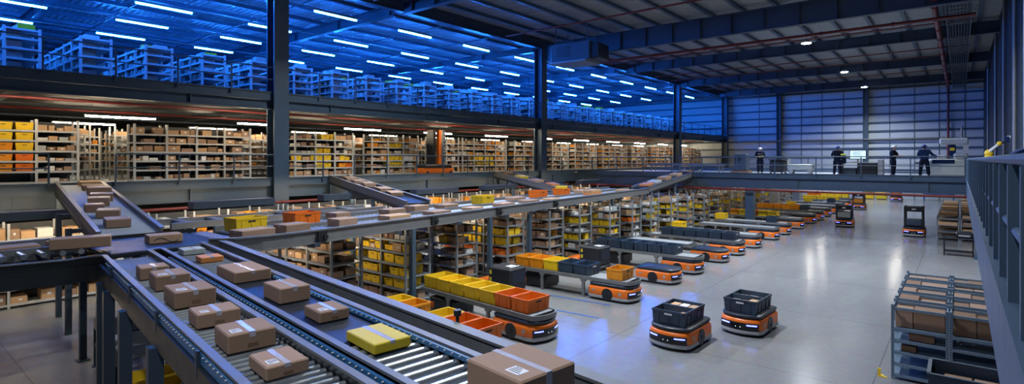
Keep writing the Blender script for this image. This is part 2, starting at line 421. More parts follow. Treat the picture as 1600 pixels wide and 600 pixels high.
# floor racks under the long conveyor; the aisle end looks at the hall
LV = [.10, .46, .82, 1.18, 1.54, 1.90]; TOP = 2.26
ys = [6.05, 8.35, 10.8, 12.9, 15.45, 18.05, 20.25, 22.85, 25.1, 27.2, 29.8, 32.2, 34.9, 37.5, 40.0, 42.6, 45.2, 47.8, 50.4, 53.0, 55.8, 58.6, 61.5]
ths = [th(C3, SMALL), th(C3), th(C3, YEL, YEL, YEL, MIX, SMALL), th(C3, C3, SMALL, SMALL, MIX, C3), th(SMALL, C3, ORA, YEL, YEL, MIX),
       th(SMALL, C3, C3, ORA, C3, C3), th(C3, MIX, YEL, SMALL, YEL, SMALL), th(SMALL, C3, MIX, YEL, MIX, SMALL), th(C3, SMALL, SMALL, ORA, C3, SMALL),
       th(SMALL, MIX, SMALL, MIX, SMALL, SMALL), th(MIX, YEL, SMALL, YEL, MIX, MIX)]
fr = rack('steel_rack', 'grey rack of cartons under the long conveyor, first counted from the junction', 'racks standing under the long conveyor', (-16.0, ys[0], 0), 0, 3, 1.15, .92, LV, TOP, 'rackfloor', .06)
frt = [(c, []) for c in kids(fr)]
for i, y in enumerate(ys):
    if i: rackcopy(fr, frt, (-16.0, y, 0), 0, 'grey rack under the long conveyor, its %s counted from the junction' % nth(i))
    fill((-16.0, y, 0), 0, 3, 1.15, .92, LV, TOP, '%s under-conveyor rack' % nth(i), ths[i] if i < len(ths) else th(MIX, SMALL, C3, YEL, WRM, SMALL), .93, indiv=i < 13, deep=.40)
    # end pair: a second row at the back so the open end shows stock
    fill((-16.0+2.3, y+.47, 0), 0, 1, 1.15, .92, LV, TOP, 'rear side of %s under-conveyor rack' % nth(i), ths[i] if i < len(ths) else th(MIX, SMALL), .93, indiv=i < 11, deep=.34)
# middle storage floor: fronts look over the hall
BL = [(3.1, 2, 1.22), (7.4, 4, 1.18), (14.4, 3, 1.14), (19.1, 3, 1.15), (23.9, 2, 1.1), (26.5, 4, 1.14), (32.1, 3, 1.15), (37.1, 2, 1.2), (40.6, 3, 1.2), (45.4, 4, 1.2), (51.3, 3, 1.2), (55.9, 4, 1.2), (61.6, 4, 1.2), (67.2, 3, 1.2)]
ML = [.12, .52, .90, 1.28, 1.66, 2.02]; MTOP = 2.42; XM = -26.6; Z2 = 3.35
mth = [lambda li, k: (dict(w=(.46, .5), h=(.72, .82), c=[[5, 4][k == 1] if li > 2 else 5]) if k == 0 else SMALL),
       th(SMALL, C3, SMALL, C3, C3, C3), lambda li, k: YEL if k == 1 and li in (1, 2, 3, 5) else (ORA if k == 2 and li == 1 else MIX if li == 2 else SMALL if li in (3, 4) else C3),
       lambda li, k: YEL if k == 1 and li in (1, 2, 4) else WRM, th(SMALL, WRM), lambda li, k: YEL if k in (1, 2) and li in (1, 2) else WRM]
for i, (y, nb, bl) in enumerate(BL):
    l = 'white steel rack facing the hall on the middle floor, %s from the left' % nth(i)
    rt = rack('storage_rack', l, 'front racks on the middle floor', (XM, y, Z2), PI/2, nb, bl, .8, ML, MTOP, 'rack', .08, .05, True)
    if i == 0:
        # the tote bay and the small-parts bay
        for li, z in enumerate(ML[1:]):
            cols = [(6, 5), (6, 4), (5, 5), (4, 4), (4, 4)]
            for k in range(2):
                slot = [(5, 6), (5, 6), (5, 4), (4, 4), (4, 4)][li][k]
                GOODS.append(('tote', Vector((XM+.12, y+.33+k*.57, Z2+z+.003)), PI/2, (.5, .5, .27), slot, '%s tote in the left bay, %s shelf up of the first front rack' % (nth(k), nth(li+1)), 1))
        fill((XM, y+bl, Z2), PI/2, 1, bl, .8, ML, MTOP, 'first middle-floor front rack', th(SMALL), .97, deep=.5)
    else:
        fill((XM, y, Z2), PI/2, nb, bl, .8, ML, MTOP, '%s middle-floor front rack' % nth(i), mth[i] if i < len(mth) else th(WRM, WRM, MIX, WRM), .82, indiv=i < 7)
n = 0
for xr in (-29.2, -31.6, -34.2):
    for i in range(13):
        y = 2.0 + i*5.4 + (.9 if xr < -30 else 0)
        rack('storage_rack', 'white inner rack on the middle floor, row %s behind the front, %s along' % ({-29.2: 'one', -31.6: 'two', -34.2: 'three'}[xr], nth(i)), 'inner racks on the middle floor', (xr, y, Z2), PI/2, 3, 1.5, .8, ML[1:], MTOP, 'rack', .06, .04)
        fill((xr, y, Z2), PI/2, 3, 1.5, .8, ML[1:], MTOP, '', th(WRM, C3, SMALL), .8, indiv=False)
# ground floor rack row under the storage floor
GL = [.12, .56, 1.02, 1.50, 1.98]; GTOP = 2.44
for i in range(8):
    y = -3.2 + i*4.9
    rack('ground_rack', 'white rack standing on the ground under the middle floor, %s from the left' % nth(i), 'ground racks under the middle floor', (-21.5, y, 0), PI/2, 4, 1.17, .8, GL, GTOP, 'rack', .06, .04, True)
    fill((-21.5, y, 0), PI/2, 4, 1.17, .8, GL, GTOP, '%s ground rack under the middle-floor' % nth(i), th(C3, C3, MIX, WRM, WRM), .85, indiv=i in (1, 2))
# upper storage floor racks under blue light
UL = [.10, .50, .88, 1.26, 1.64]; UTOP = 1.98; Z3 = 7.2
ub = None
for i in range(29):
    y = 4.05 + i*2.246
    l = 'blue-lit rack end on the upper floor, %s from the left' % nth(i)
    if ub is None:
        ub = rack('upper_rack', l, 'racks on the blue-lit upper floor', (-34.8, y, Z3), 0, 6, 1.3, 1.0, UL+[UTOP], UTOP+.05, 'rackup', .09, .07); ubt = [(c, []) for c in kids(ub)]
    else: rackcopy(ub, ubt, (-34.8, y, Z3), 0, l)
    fill((-34.8, y, Z3), 0, 6, 1.3, 1.0, UL, UTOP, '', th(UPG), .9, indiv=False, deep=.5)
    for k in range(5):      # loose boxes on the topmost board
        w = R.uniform(.3, .6); GOODS.append(('carton', Vector((-27.4-k*.8, y+R.uniform(-.15, .15), Z3+UTOP+.003)), 0, (w, .5, R.uniform(.1, .26)), R.choice([3, 3, 8, 4]), '', 0))
# ---- turn the list into objects: the 290 cartons and 200 totes that show largest, the rest as one heap of stock
def gbox(b, w, d, h, slot, lab):
    b.box(-w/2, w/2, -d/2, d/2, 0, h, slot)
    if lab: b.box(-w*.12, w*.2, -d/2-.003, -d/2, h*.35, h*.65, lab)
def gtote(b, w, d, h, slot, lab):
    b.loft([[(-w*.45, -d*.45, 0), (w*.45, -d*.45, 0), (w*.45, d*.45, 0), (-w*.45, d*.45, 0)], [(-w/2, -d/2, h*.9), (w/2, -d/2, h*.9), (w/2, d/2, h*.9), (-w/2, d/2, h*.9)],
            [(-w/2, -d/2, h), (w/2, -d/2, h), (w/2, d/2, h), (-w/2, d/2, h)], [(-w*.46, -d*.46, h), (w*.46, -d*.46, h), (w*.46, d*.46, h), (-w*.46, d*.46, h)],
            [(-w*.42, -d*.42, h*.3), (w*.42, -d*.42, h*.3), (w*.42, d*.42, h*.3), (-w*.42, d*.42, h*.3)]], slot)
    b.box(-w*.48, w*.48, -d*.5-.008, -d*.5, h*.88, h, slot)
    b.box(-w*.14, w*.14, -d*.5-.004, -d*.49, h*.66, h*.74, lab)
GOODS.sort(key=lambda g: -g[6])
CN = ['brown carton', 'tan carton', 'dark brown carton', 'white carton', 'yellow tote', 'amber tote', 'orange tote', 'dark blue tote', 'grey carton']
stock = MB(); nc = {'carton': 0, 'tote': 0}; lim = {'carton': 285, 'tote': 230}
for kind, c, rz, (w, d, h), slot, lab, imp in GOODS:
    if imp > 0 and nc[kind] < lim[kind]:
        nc[kind] += 1; b = MB()
        if kind == 'carton':
            b.box(-w/2, w/2, -d/2, d/2, 0, h, 0)
            if slot in (0, 1, 2, 8) and R.random() < .6:
                q = R.uniform(-.25, .1); b.box(w*q, w*(q+.25), -d/2-.003, -d/2, h*.4, h*.65, 1)
            o = b.obj('shelf_carton', [GM[slot], 'paper'])
        else:
            gtote(b, w, d, h, 0, 1); o = b.obj('shelf_tote', [GM[slot], 'blackmatt'])
        o.location = c; o.rotation_euler = (0, 0, rz)
        tag(o, CN[slot] + ' ' + lab, 'box' if kind == 'carton' else 'tote', 'stock on the racks')
    else:
        b = MB()
        (gbox if kind == 'carton' else gtote)(b, w, d, h, slot, 9 if kind == 'carton' and R.random() < .3 else (7 if kind == 'tote' else 0))
        ca, sa = math.cos(rz), math.sin(rz)
        stock.add([(c[0]+x*ca-y*sa, c[1]+x*sa+y*ca, c[2]+z) for x, y, z in b.v], b.f, 0)
        stock.m[-len(b.f):] = b.m
tag(stock.obj('stocked_goods', GM), 'small boxes and bins filling the farther racks of every floor', 'goods', kind='stuff')
# ------------------------------------------------------------------ conveyors
FA = math.radians(-7.24)                                    # heading of the two near conveyors
FM = Matrix.Rotation(FA, 4, 'Z')
ZC = 2.55                                                   # carrying height
def FP(u, v, z=0): return FM @ Vector((-u, v, z))
def leg(parent, x, y, z1, w=.12, m='steel', z0=0.0):
    b = MB().box(x-w/2, x+w/2, y-w/2, y+w/2, z0, z1)
    b.box(x-w, x+w, y-w*.9, y+w*.9, z0, z0+.02)
    return b.obj('leg', m, parent)
def rollers(parent, x0, x1, pitch, y0, y1, z, r, n=12):
    me = MB().cyl((0, y0, 0), (0, y1, 0), r, n).mesh('roller', 'roller')
    x = x0; k = 0
    while x <= x1:
        o = bpy.data.objects.new('roller', me); COL.objects.link(o); o.parent = parent; o.location = (x, 0, z-r); x += pitch; k += 1
    return k
def rollerbed(parent, x0, x1, pitch, y0, y1, z, r, n=8, m='rollermatt'):
    b = MB(); x = x0
    while x <= x1: b.cyl((x, y0, z-r), (x, y1, z-r), r, n); x += pitch
    return b.obj('roller_bed', m, parent)
RP = [(-.05, 2.30), (.05, 2.30), (.05, 2.62), (-.05, 2.62)]
def strip(parent, x0, x1, y, s, z0=2.50, z1=2.585):
    b = MB(); yy = sorted((y, y+s*.03)); b.box(x0, x1, *yy, z0, z1, 0)
    x = x0 + .05
    while x < x1: b.cyl((x, y+s*.02, z1-.012), (x, y+s*.045, z1-.012), .007, 6, 1); x += .11
    return b.obj('guide_strip', ['bluestrip', 'paper'], parent)

# near left roller conveyor
c1 = thing('roller_conveyor', 'near left roller conveyor carrying five brown cartons in a row', 'conveyor', (0, 0, 0), FA)
ap = arc(-11.9, .82, .52, 172, 90, 7)
lp = [(-12.55, -1.6, -.09), (-12.45, .5, -.09)] + [(x, y, -.09*(1-i/7)) for i, (x, y) in enumerate(ap)] + [(-.3, 1.34, 0)]
b = MB(); b.sweep(lp, [(-.07, 2.18), (-.02, 2.18), (-.02, 2.46), (-.07, 2.46)][::-1]); b.obj('outer_beam', 'raildark', c1)
b = MB(); b.sweep(lp, [(-.035, 2.595), (.04, 2.595), (.04, 2.62), (-.035, 2.62)][::-1]); b.obj('top_flange', 'rail', c1)
b = MB(); b.sweep(lp, [(-.01, 2.3), (.03, 2.3), (.03, 2.59), (-.01, 2.59)][::-1]); b.obj('side_rail', 'raildark', c1)
strip(c1, -11.3, -.4, 1.33, -1, 2.475, 2.575)
x = -10.6
while x < -.5: MB().box(x-.03, x+.03, 1.265, 1.298, 2.36, 2.60).obj('splice_plate', 'darksteel', c1); x += 1.72
np_ = [(-.3, 2.03)] + [(-12.0, 2.03)] + arc(-12.0, 2.145, .115, 270, 90, 8)[1:-1] + [(-12.0, 2.26), (-.3, 2.26)]
nb = MB(); nb.sweep(np_, [(-.025, 2.25), (.025, 2.25), (.025, 2.595), (-.025, 2.595)]); nf = MB(); nf.sweep(np_, [(-.04, 2.595), (.03, 2.595), (.03, 2.62), (-.04, 2.62)])
rollers(c1, -11.6, -3.65, .118, 1.38, 1.99, ZC, .034)
rollers(c1, -3.5, -1.2, .14, 1.38, 1.99, ZC, .04)
nb.obj('side_rail', 'raildark', c1); nf.obj('top_flange', 'rail', c1)
MB().box(-11.8, -.4, 1.42, 1.96, 2.28, 2.34).obj('drip_tray', 'belt', c1)
for x in (-11.55, -10.75, -9.2, -7.2, -5.0, -2.5): leg(c1, x, 1.27, 2.2, .15, 'darksteel')
for x in (-7.2, -4.0): leg(c1, x, 2.10, 2.28, .10, 'darksteel')
b = MB()
b.bar((-7.2, 1.3, 1.5), (-7.2, 2.1, 2.1), .05, .05)
b.obj('brace', 'darksteel', c1)
# near right conveyor: close slats, then a dark belt, then big rollers
c2 = thing('roller_belt_conveyor', 'near right conveyor with a dark belt section before large rollers', 'conveyor', (0, 0, 0), FA)
rollers(c2, -11.9, -8.35, .085, 2.32, 2.93, ZC, .03, 8)
MB().cbox(-8.28, -4.85, 2.32, 2.93, 2.44, ZC, .03).obj('belt', 'belt', c2)
rollers(c2, -4.72, -1.0, .15, 2.31, 2.93, ZC, .05, 14)
b = MB(); p2 = [(-.3, 2.99), (-12.3, 2.99)] + arc(-12.3, 3.16, .17, 270, 225, 4)[1:]
b.sweep(p2[::-1], [(-.02, 2.28), (.03, 2.28), (.03, 2.59), (-.02, 2.59)]); b.obj('side_rail', 'raildark', c2)
b = MB(); b.sweep(p2[::-1], [(-.035, 2.59), (.045, 2.59), (.045, 2.62), (-.035, 2.62)]); b.obj('top_flange', 'rail', c2)
b = MB(); b.box(-11.9, -.3, 2.17, 2.213, 2.2, 2.44); b.box(-11.9, -.3, 3.04, 3.07, 2.16, 2.50); b.obj('outer_beam', 'raildark', c2)
strip(c2, -11.2, -.4, 2.213, -1, 2.47, 2.575); strip(c2, -8.2, -.4, 2.945, -1, 2.555, 2.60)
MB().box(-11.8, -.4, 2.33, 2.92, 2.22, 2.28).obj('drip_tray', 'belt', c2)
for x in (-10.4, -7.6, -5.2, -2.6): leg(c2, x, 2.98, 2.28, .10, 'darksteel')
# heavy guard beam along the near right conveyor
g = thing('guard_beam', 'long grey guard beam beside the near right conveyor', 'guard beam', (0, 0, 0), FA)
MB().box(-12.35, -.3, 3.30, 3.41, 2.38, 2.60).obj('beam_body', 'rail', g)
MB().box(-12.35, -.3, 3.285, 3.425, 2.60, 2.625).obj('top_flange', 'rail', g)
for x in (-11.2, -8.6, -5.6, -2.4): leg(g, x, 3.355, 2.38, .09, 'darksteel')
b = MB(); b.cyl((-4.55, 3.44, 2.50), (-4.55, 3.52, 2.5), .02, 8); b.cyl((-4.55, 3.5, 2.5), (-4.55, 3.5, 2.68), .018, 8); b.cyl((-4.55, 3.5, 2.66), (-4.55, 3.5, 2.72), .04, 10); b.obj('photo_eye', 'raildark', g)

# cross conveyor coming in from the left
cc = thing('cross_conveyor', 'cross conveyor coming in from the left edge to the junction', 'conveyor', (-13.75, 0, 0), 0)
b = MB(); y = -4
while y < 2.95: b.cyl((.45, y, 2.57), (1.0, y, 2.57), .05, 10); y += .27
b.obj('roller_bed', 'roller', cc)
MB().box(.3, .98, -4.5, 2.35, 2.36, 2.42).obj('drip_tray', 'belt', cc)
MB().cbox(-.78, .28, -4.5, 2.95, 2.42, 2.50, .02).obj('belt', 'belt', cc)
b = MB(); b.box(.33, .40, -4.5, 2.4, 2.3, 2.64); b.box(-.92, -.80, -4.5, 2.98, 2.25, 2.66); b.obj('side_rail', 'rail', cc)
b = MB(); b.box(-.9, .88, -4.5, 2.4, 2.16, 2.24); b.obj('underframe', 'raildark', cc)
for x, y in ((-.85, -1.2), (-.85, 1.6), (.8, -2.2), (.8, -.4)): leg(cc, x, y, 2.2, .12, 'steel')
# junction belt
jb = thing('junction_belt', 'wide dark blue transfer belt where the conveyors meet', 'conveyor', (-13.3, 4.1, 0), 0)
MB().cbox(-1.15, 1.10, -1.05, 1.05, 2.44, 2.535, .02).obj('belt', 'belt', jb)
b = MB(); b.box(-1.2, -1.17, -.6, 1.3, 2.3, 2.6); b.box(-.6, .9, 1.1, 1.4, 2.32, 2.40); b.obj('side_plate', 'raildark', jb)
b = MB()
for k in range(4): b.cyl((-1.1+0, 1.16+k*.09, 2.5), (.95, 1.16+k*.09, 2.5), .03, 8)
b.obj('roller_bed', 'roller', jb)
for x, y in ((-1.1, 0), (1.0, .6), (-1.0, 1.15), (-1.2, -.95)): leg(jb, x, y, 2.4, .12, 'darksteel')

# long conveyor, two lanes, running away to the bridge
LA = math.atan2(.995, -.0995); LMx = Matrix.Translation((-11.8, 9.0, 0)) @ Matrix.Rotation(LA, 4, 'Z')
def LP(s, w, z=0): return LMx @ Vector((s, w, z))
ZL = 2.58
lc = thing('long_conveyor', 'long two-lane conveyor on posts above the racks running to the bridge', 'conveyor', (-11.8, 9.0, 0), LA)
b = MB(); pth = [(-4.25, .62), (-3.9, .28), (-3.4, .10), (-2.7, .02), (20.2, 0)]
b.sweep(pth, [(-.03, 2.36), (.03, 2.36), (.03, 2.66), (-.03, 2.66)]); b.sweep(pth, [(-.07, 2.34), (.05, 2.34), (.05, 2.37), (-.07, 2.37)]); b.sweep(pth, [(-.07, 2.63), (.05, 2.63), (.05, 2.665), (-.07, 2.665)])
b.obj('near_rail', 'rail', lc)
b = MB(); b.box(-3.2, 20.2, 1.16, 1.22, 2.40, 2.66); b.box(-3.2, 20.2, 2.40, 2.50, 2.40, 2.68); b.obj('lane_rail', 'rail', lc)
rollerbed(lc, -3.1, 20.1, .18, .06, 1.14, ZL, .04)
rollerbed(lc, -3.1, 20.1, .18, 1.24, 2.38, ZL, .04).name = 'roller_bed'
MB().box(-3.15, 20.1, .05, 2.4, 2.38, 2.44).obj('drip_tray', 'belt', lc)
strip(lc, -2.4, 20, .035, 1, 2.585, 2.63)
for x in [-2.2 + 2.6*k for k in range(9)]: MB().box(x-.08, x+.08, -.16, 2.5, 2.275, 2.36).obj('cross_bearer', 'darksteel', lc)
for s, w in ((1.0, -.05), (4.75, .0), (7.4, .08), (15.05, .0), (19.6, -.0)): leg(lc, s, w, 2.34, .14, 'steel')
for s in (1.0, 4.75, 15.05, 19.6): leg(lc, s, 2.44, 2.4, .12, 'steel')
for s in (-2.0, 1.9, 5.2, 9.2): b = MB().box(s-.12, s+.12, -.09, -.04, 2.38, 2.62); b.cyl((s+.06, -.09, 2.48), (s+.06, -.14, 2.48), .06, 10); b.obj('drive_unit', 'raildark', lc)

# inclines: local x runs up the slope, y across, z = 0 on the carrying surface
def incline(name, label, p0, p1, w, deck='belt', legs=(), ll=None):
    p0 = Vector(p0); p1 = Vector(p1); d = p1-p0; L = d.length
    rz = math.atan2(d.y, d.x); sl = math.asin(d.z/L)
    root = thing(name, label, 'conveyor', p0); root.rotation_euler = (0, -sl, rz)
    M = Matrix.Translation(p0) @ Matrix.Rotation(rz, 4, 'Z') @ Matrix.Rotation(-sl, 4, 'Y')
    h = w/2
    if deck == 'belt': MB().cbox(0, L, -h+.06, h-.06, -.06, 0, .015).obj('belt', 'belt', root)
    else: rollerbed(root, .05, L-.03, .14, -h+.06, h-.06, 0, .03)
    for s in (-1, 1):
        y0, y1 = sorted((s*h, s*(h-.05)))
        b = MB(); b.box(-.05, L+.05, y0, y1, -.22, .07); ya, yb = sorted((s*(h+.03), s*(h-.07))); b.box(-.05, L+.05, ya, yb, .07, .10); b.obj('side_rail', 'rail', root)
        ya, yb = sorted((s*(h+.005), s*(h+.05))); MB().box(.3, L-.3, ya, yb, -.30, -.20).obj('outer_beam', 'raildark', root)
    x = .4
    while x < L: MB().box(x-.03, x+.03, -h+.05, h-.05, -.2, -.12).obj('cross_bearer', 'raildark', root); x += 1.4
    Mi = M.inverted()
    for t, s, *ex in legs:
        q = M @ Vector((L*t, s*(h + (ex[0] if ex else 0)), -.2)); b = MB(); k = .06
        cs = [(q.x-k, q.y-k), (q.x+k, q.y-k), (q.x+k, q.y+k), (q.x-k, q.y+k)]
        b.loft([[Mi @ Vector((x, y, 0)) for x, y in cs], [Mi @ Vector((x, y, q.z)) for x, y in cs]])
        if ex: ya, yb = sorted((s*(h-.1), s*(h+ex[0]+.05))); b.box(L*t-.04, L*t+.04, ya, yb, -.32, -.22)
        b.obj('leg', 'darksteel' if ex else 'steel', root)
    return M, L, rz, sl
I1 = incline('incline_conveyor', 'steep roller incline at the left bringing cartons down to the junction', (-14.75, 4.1, 2.60), (-23.2, 4.95, 3.44), 1.25, 'roller', ((.24, 1, .30), (.49, 1, .30), (.9, 1), (.24, -1), (.5, -1)))
I2 = incline('incline_conveyor', 'incline descending past the tall column to the long conveyor', (-15.05, 12.95, 2.74), (-23.2, 15.0, 3.44), .95, 'belt', ((.97, 1), (.62, 1), (.35, 1), (.97, -1)))
I3 = incline('incline_conveyor', 'shallow incline descending from the middle floor beyond the orange lift', (-16.2, 23.9, 2.76), (-23.2, 26.9, 3.44), 1.0, 'belt', ((.97, 1), (.62, 1), (.97, -1)))
I4 = incline('incline_conveyor', 'rising belt lifting cartons from the long conveyor up to the bridge', (-14.45, 29.4, 2.62), (-14.5, 37.6, 3.50), 1.15, 'belt', ((.84, -1), (.45, -1), (.84, 1)))

fr_ = thing('steel_stand', 'blue grey steel stand of bars behind the yellow tote near the junction', 'stand', (-16.75, 5.2, 0))
for x in (0, 1.15): MB().box(x-.07, x+.07, 0, 6.6, 2.5, 2.66).obj('beam_bar', 'rail', fr_)
for y in (.5, 1.35, 3.4, 5.6): MB().box(.07, 1.08, y-.12, y+.12, 2.55, 2.64).obj('cross_bar', 'rail', fr_)
for y in (.05, 2.3, 4.7): MB().box(-.06, .06, y-.06, y+.06, 0, 2.5).obj('leg', 'darksteel', fr_)
# lower conveyors below the near ones
lw = thing('low_conveyor', 'low roller conveyor in the shade below the near conveyors', 'conveyor', FP(13.95, 1.45), FA)
rollerbed(lw, 1.2, 2.65, .13, .05, .95, .95, .04); MB().cbox(-.2, 1.1, .05, .95, .87, .95, .02).obj('belt', 'belt', lw)
b = MB(); b.box(-.3, 2.75, -.02, .03, .80, 1.0); b.box(-.3, 2.75, .97, 1.02, .80, 1.0); b.obj('side_rail', 'rail', lw)
b = MB(); b.box(-.3, 2.75, -.02, .03, .45, .53); b.box(-.3, 2.75, .97, 1.02, .45, .53); b.obj('lower_rail', 'raildark', lw)
for x in (-.2, 1.3, 2.65): leg(lw, x, .005, .8, .07, 'darksteel'); leg(lw, x, .995, .8, .07, 'darksteel')
sh = thing('tote_stand', 'low stand of yellow totes half hidden below the near left conveyor', 'stand', FP(9.6, 1.87), FA)
MB().box(-1.4, 1.9, -.42, .42, .42, .50).obj('shelf_board', 'raildark', sh)
for x in (-1.35, .5, 1.8):
    for y in (-.38, .38): MB().box(x-.03, x+.03, y-.03, y+.03, 0, .95 if x < 0 else .42).obj('post', 'raildark', sh)

# ------------------------------------------------------------------ parcels on the conveyors
def parcel(label, size, m='card', lab=True, tape=True, along='x', group='cartons riding the conveyors', name='parcel', logo=False):
    w, d, h = size; b = MB(); b.cbox(-w/2, w/2, -d/2, d/2, 0, h, min(.012, h*.1)); root = b.obj(name, m)
    tag(root, label, 'box', group)
    if tape:
        t = .022 + .01*d; b = MB(); b.box(-w/2-.001, w/2+.001, -t, t, h*.72, h+.0015)
        b.obj('packing_tape', 'tape', root)
        b = MB(); b.box(-w/2+.012, w/2-.012, t*1.0, t*1.0+.003, h, h+.0012); b.obj('lid_seam', 'cardc', root)
    if lab:
        b = MB(); q = .26*min(w, .5); b.box(w*.1, w*.1+q, -d*.38, -d*.38+q*.8, h, h+.002)
        lo = b.obj('shipping_label', 'paper', root)
        b = MB(); [b.box(w*.1+q*.12, w*.1+q*(.9-.1*i), -d*.38+q*(.15+.17*i), -d*.38+q*(.22+.17*i), h+.002, h+.0026) for i in range(4)]
        b.obj('label_print', 'ink', lo)
        b = MB(); b.box(w/2, w/2+.0012, -d*.1, d*.12, h*.2, h*.42); b.obj('side_mark', 'cardc', root)
    return root
def putM(o, M, x, y, z=.002, rz=0):
    o.matrix_world = M @ Matrix.Translation((x, y, z)) @ Matrix.Rotation(rz, 4, 'Z')
# (u, v) of the nearest lower corner, sizes along the conveyor and across, height
for u, v, du, dv, h, m, lab, l in (
    (9.34, 1.47, .36, .36, .18, 'card', 0, 'small brown carton tucked behind a bigger one on the near left conveyor'),
    (8.42, 1.50, .50, .40, .20, 'card', 1, 'cube-like brown carton with pale tape, second on the near left conveyor'),
    (7.26, 1.47, .54, .44, .20, 'card', 1, 'wide brown carton in the middle of the near left conveyor'),
    (6.25, 1.47, .38, .42, .155, 'card', 1, 'flat brown carton with a big white label on the near left conveyor'),
    (5.25, 1.48, .44, .42, .175, 'card', 1, 'brown carton second from the bottom on the near left conveyor'),
    (4.42, 1.52, .42, .34, .11, 'card', 1, 'low brown carton at the very bottom of the near left conveyor'),
    (11.25, 2.42, .39, .36, .10, 'greybox', 0, 'pale grey-green carton first on the near right conveyor'),
    (10.22, 2.46, .35, .35, .09, 'orangecard', 0, 'small orange carton following the pale grey one on the conveyor'),
    (8.19, 2.38, .80, .50, .16, 'card', 0, 'large flat brown carton at the start of the dark belt'),
    (6.66, 2.44, .54, .38, .19, 'card', 0, 'brown carton with a white taped lid alone on the dark belt'),
    (5.59, 2.47, .42, .34, .12, 'card', 1, 'smaller brown carton midway along the dark belt'),
    (4.36, 2.43, .56, .38, .095, 'yellowcard', 0, 'bright yellow carton leaving the dark belt for the rollers'),
    (2.42, 2.36, .55, .52, .36, 'card', 1, 'big brown carton with a white label at the bottom edge')):
    o = parcel(l, (du, dv, h), m, bool(lab), True, 'x')
    putM(o, FM, -(u + du/2), v + dv/2, ZC + .003, R.uniform(-.03, .03))
JM = Matrix.Identity(4)
def pj(l, x, y, s, m='card', z=2.538, rz=0, **k):
    o = parcel(l, s, m, **k); putM(o, JM, x, y, z, rz); return o
o = pj('brown carton with a dark curved mark crossing the junction belt', -13.15, 4.25, (.62, .45, .17), rz=1.45, lab=False)
b = MB(); pts = [(-.22 + .44*t/10, .05*math.sin(t*.6)-.02) for t in range(11)]
for (xa, ya), (xb, yb) in zip(pts, pts[1:]): b.bar((xa, -.226, .08+ya), (xb, -.226, .08+yb), .004, .016)
b.obj('curved_mark', 'ink', o)
pj('long brown carton waiting on the cross conveyor before the junction', -12.98, 2.8, (.92, .42, .20), rz=1.3, z=2.623, lab=False)
pj('long brown carton behind another on the cross conveyor', -13.95, 2.87, (.80, .45, .13), 'cardb', rz=1.55, z=2.54, lab=False)
pj('flat brown carton at the left edge on the cross conveyor', -14.1, 1.9, (.9, .5, .13), rz=1.56, z=2.504, lab=False)
for s, w, L, d, h, m, l in (
    (-3.25, .72, .80, .5, .17, 'card', 'brown carton first on the near lane of the long conveyor'),
    (-2.3, .66, .66, .5, .2, 'card', 'brown carton below the orange tote on the long conveyor'),
    (-.85, .64, .58, .5, .2, 'card', 'brown carton right of the orange tote on the near lane'),
    (.95, .60, .82, .5, .14, 'cardb', 'flat tan carton above the first post of the long conveyor'),
    (2.70, .55, .80, .5, .12, 'card', 'flat brown carton second past the first post on the near lane'),
    (4.5, .55, .6, .5, .1, 'cardb', 'thin tan carton just before the yellow tote on the long conveyor'),
    (6.36, .55, .80, .5, .12, 'card', 'brown carton below right of the yellow tote on the long conveyor'),
    (8.12, .55, .80, .5, .12, 'card', 'brown carton beyond the second post on the near lane'),
    (9.9, .55, .7, .5, .08, 'cardb', 'thin tan carton halfway along the near lane'),
    (17.7, .55, 1.0, .5, .1, 'cardb', 'tan carton near the far end of the near lane'),
    (.1, 2.0, .5, .5, .2, 'card', 'brown carton on the far lane hidden behind a near one'),
    (2.06, 1.85, .70, .5, .16, 'card', 'brown carton on the far lane below the second incline'),
    (3.1, 1.8, .69, .5, .2, 'card', 'brown carton where the second incline joins the far lane'),
    (4.55, 1.75, .75, .5, .14, 'card', 'brown carton on the far lane left of the yellow tote'),
    (9.0, 1.75, .84, .5, .14, 'card', 'brown carton on the far lane between yellow and orange totes'),
    (15.2, 1.75, .9, .5, .14, 'cardb', 'tan carton on the far lane beyond the orange and yellow pair')):
    o = parcel(l, (L, d, h), m, False, True); putM(o, LMx, s, w, ZL + .003, R.uniform(-.05, .05))
o = parcel('orange carton with a brown one on top near the far end of the long conveyor', (1.05, .5, .12), 'orangecard', False, False); putM(o, LMx, 13.9, .55, ZL+.003)
o = parcel('brown carton riding on top of an orange carton on the long conveyor', (1.0, .48, .13), 'cardb', False, True); putM(o, LMx, 13.9, .55, ZL+.126)
for i, (f, y, s, m) in enumerate(((.955, -.22, (.55, .45, .16), 'cardb'), (.84, -.2, (.58, .46, .17), 'card'), (.72, -.22, (.6, .5, .24), 'card'), (.575, -.12, (.55, .42, .22), 'card'), (.475, .06, (.5, .42, .24), 'card'), (.37, .28, (.42, .36, .2), 'card'), (.26, .1, (.5, .46, .2), 'card'), (.11, .12, (.5, .46, .2), 'card'))):
    o = parcel('brown carton sliding down the steep left incline, %s from the top' % nth(i), s, m, i == 5, True); putM(o, I1[0], I1[1]*f, y, .003, R.uniform(1.3, 1.7))
for i, (f, y, s) in enumerate(((.86, -.1, (.7, .5, .13)), (.70, .0, (.6, .5, .15)), (.56, .0, (.62, .5, .18)), (.38, -.02, (.6, .5, .15)), (.24, .0, (.62, .5, .14)))):
    o = parcel('brown carton on the second incline beside the tall column, %s from the top' % nth(i), s, 'card', False, True); putM(o, I2[0], I2[1]*f, y, .003, R.uniform(-.1, .1))
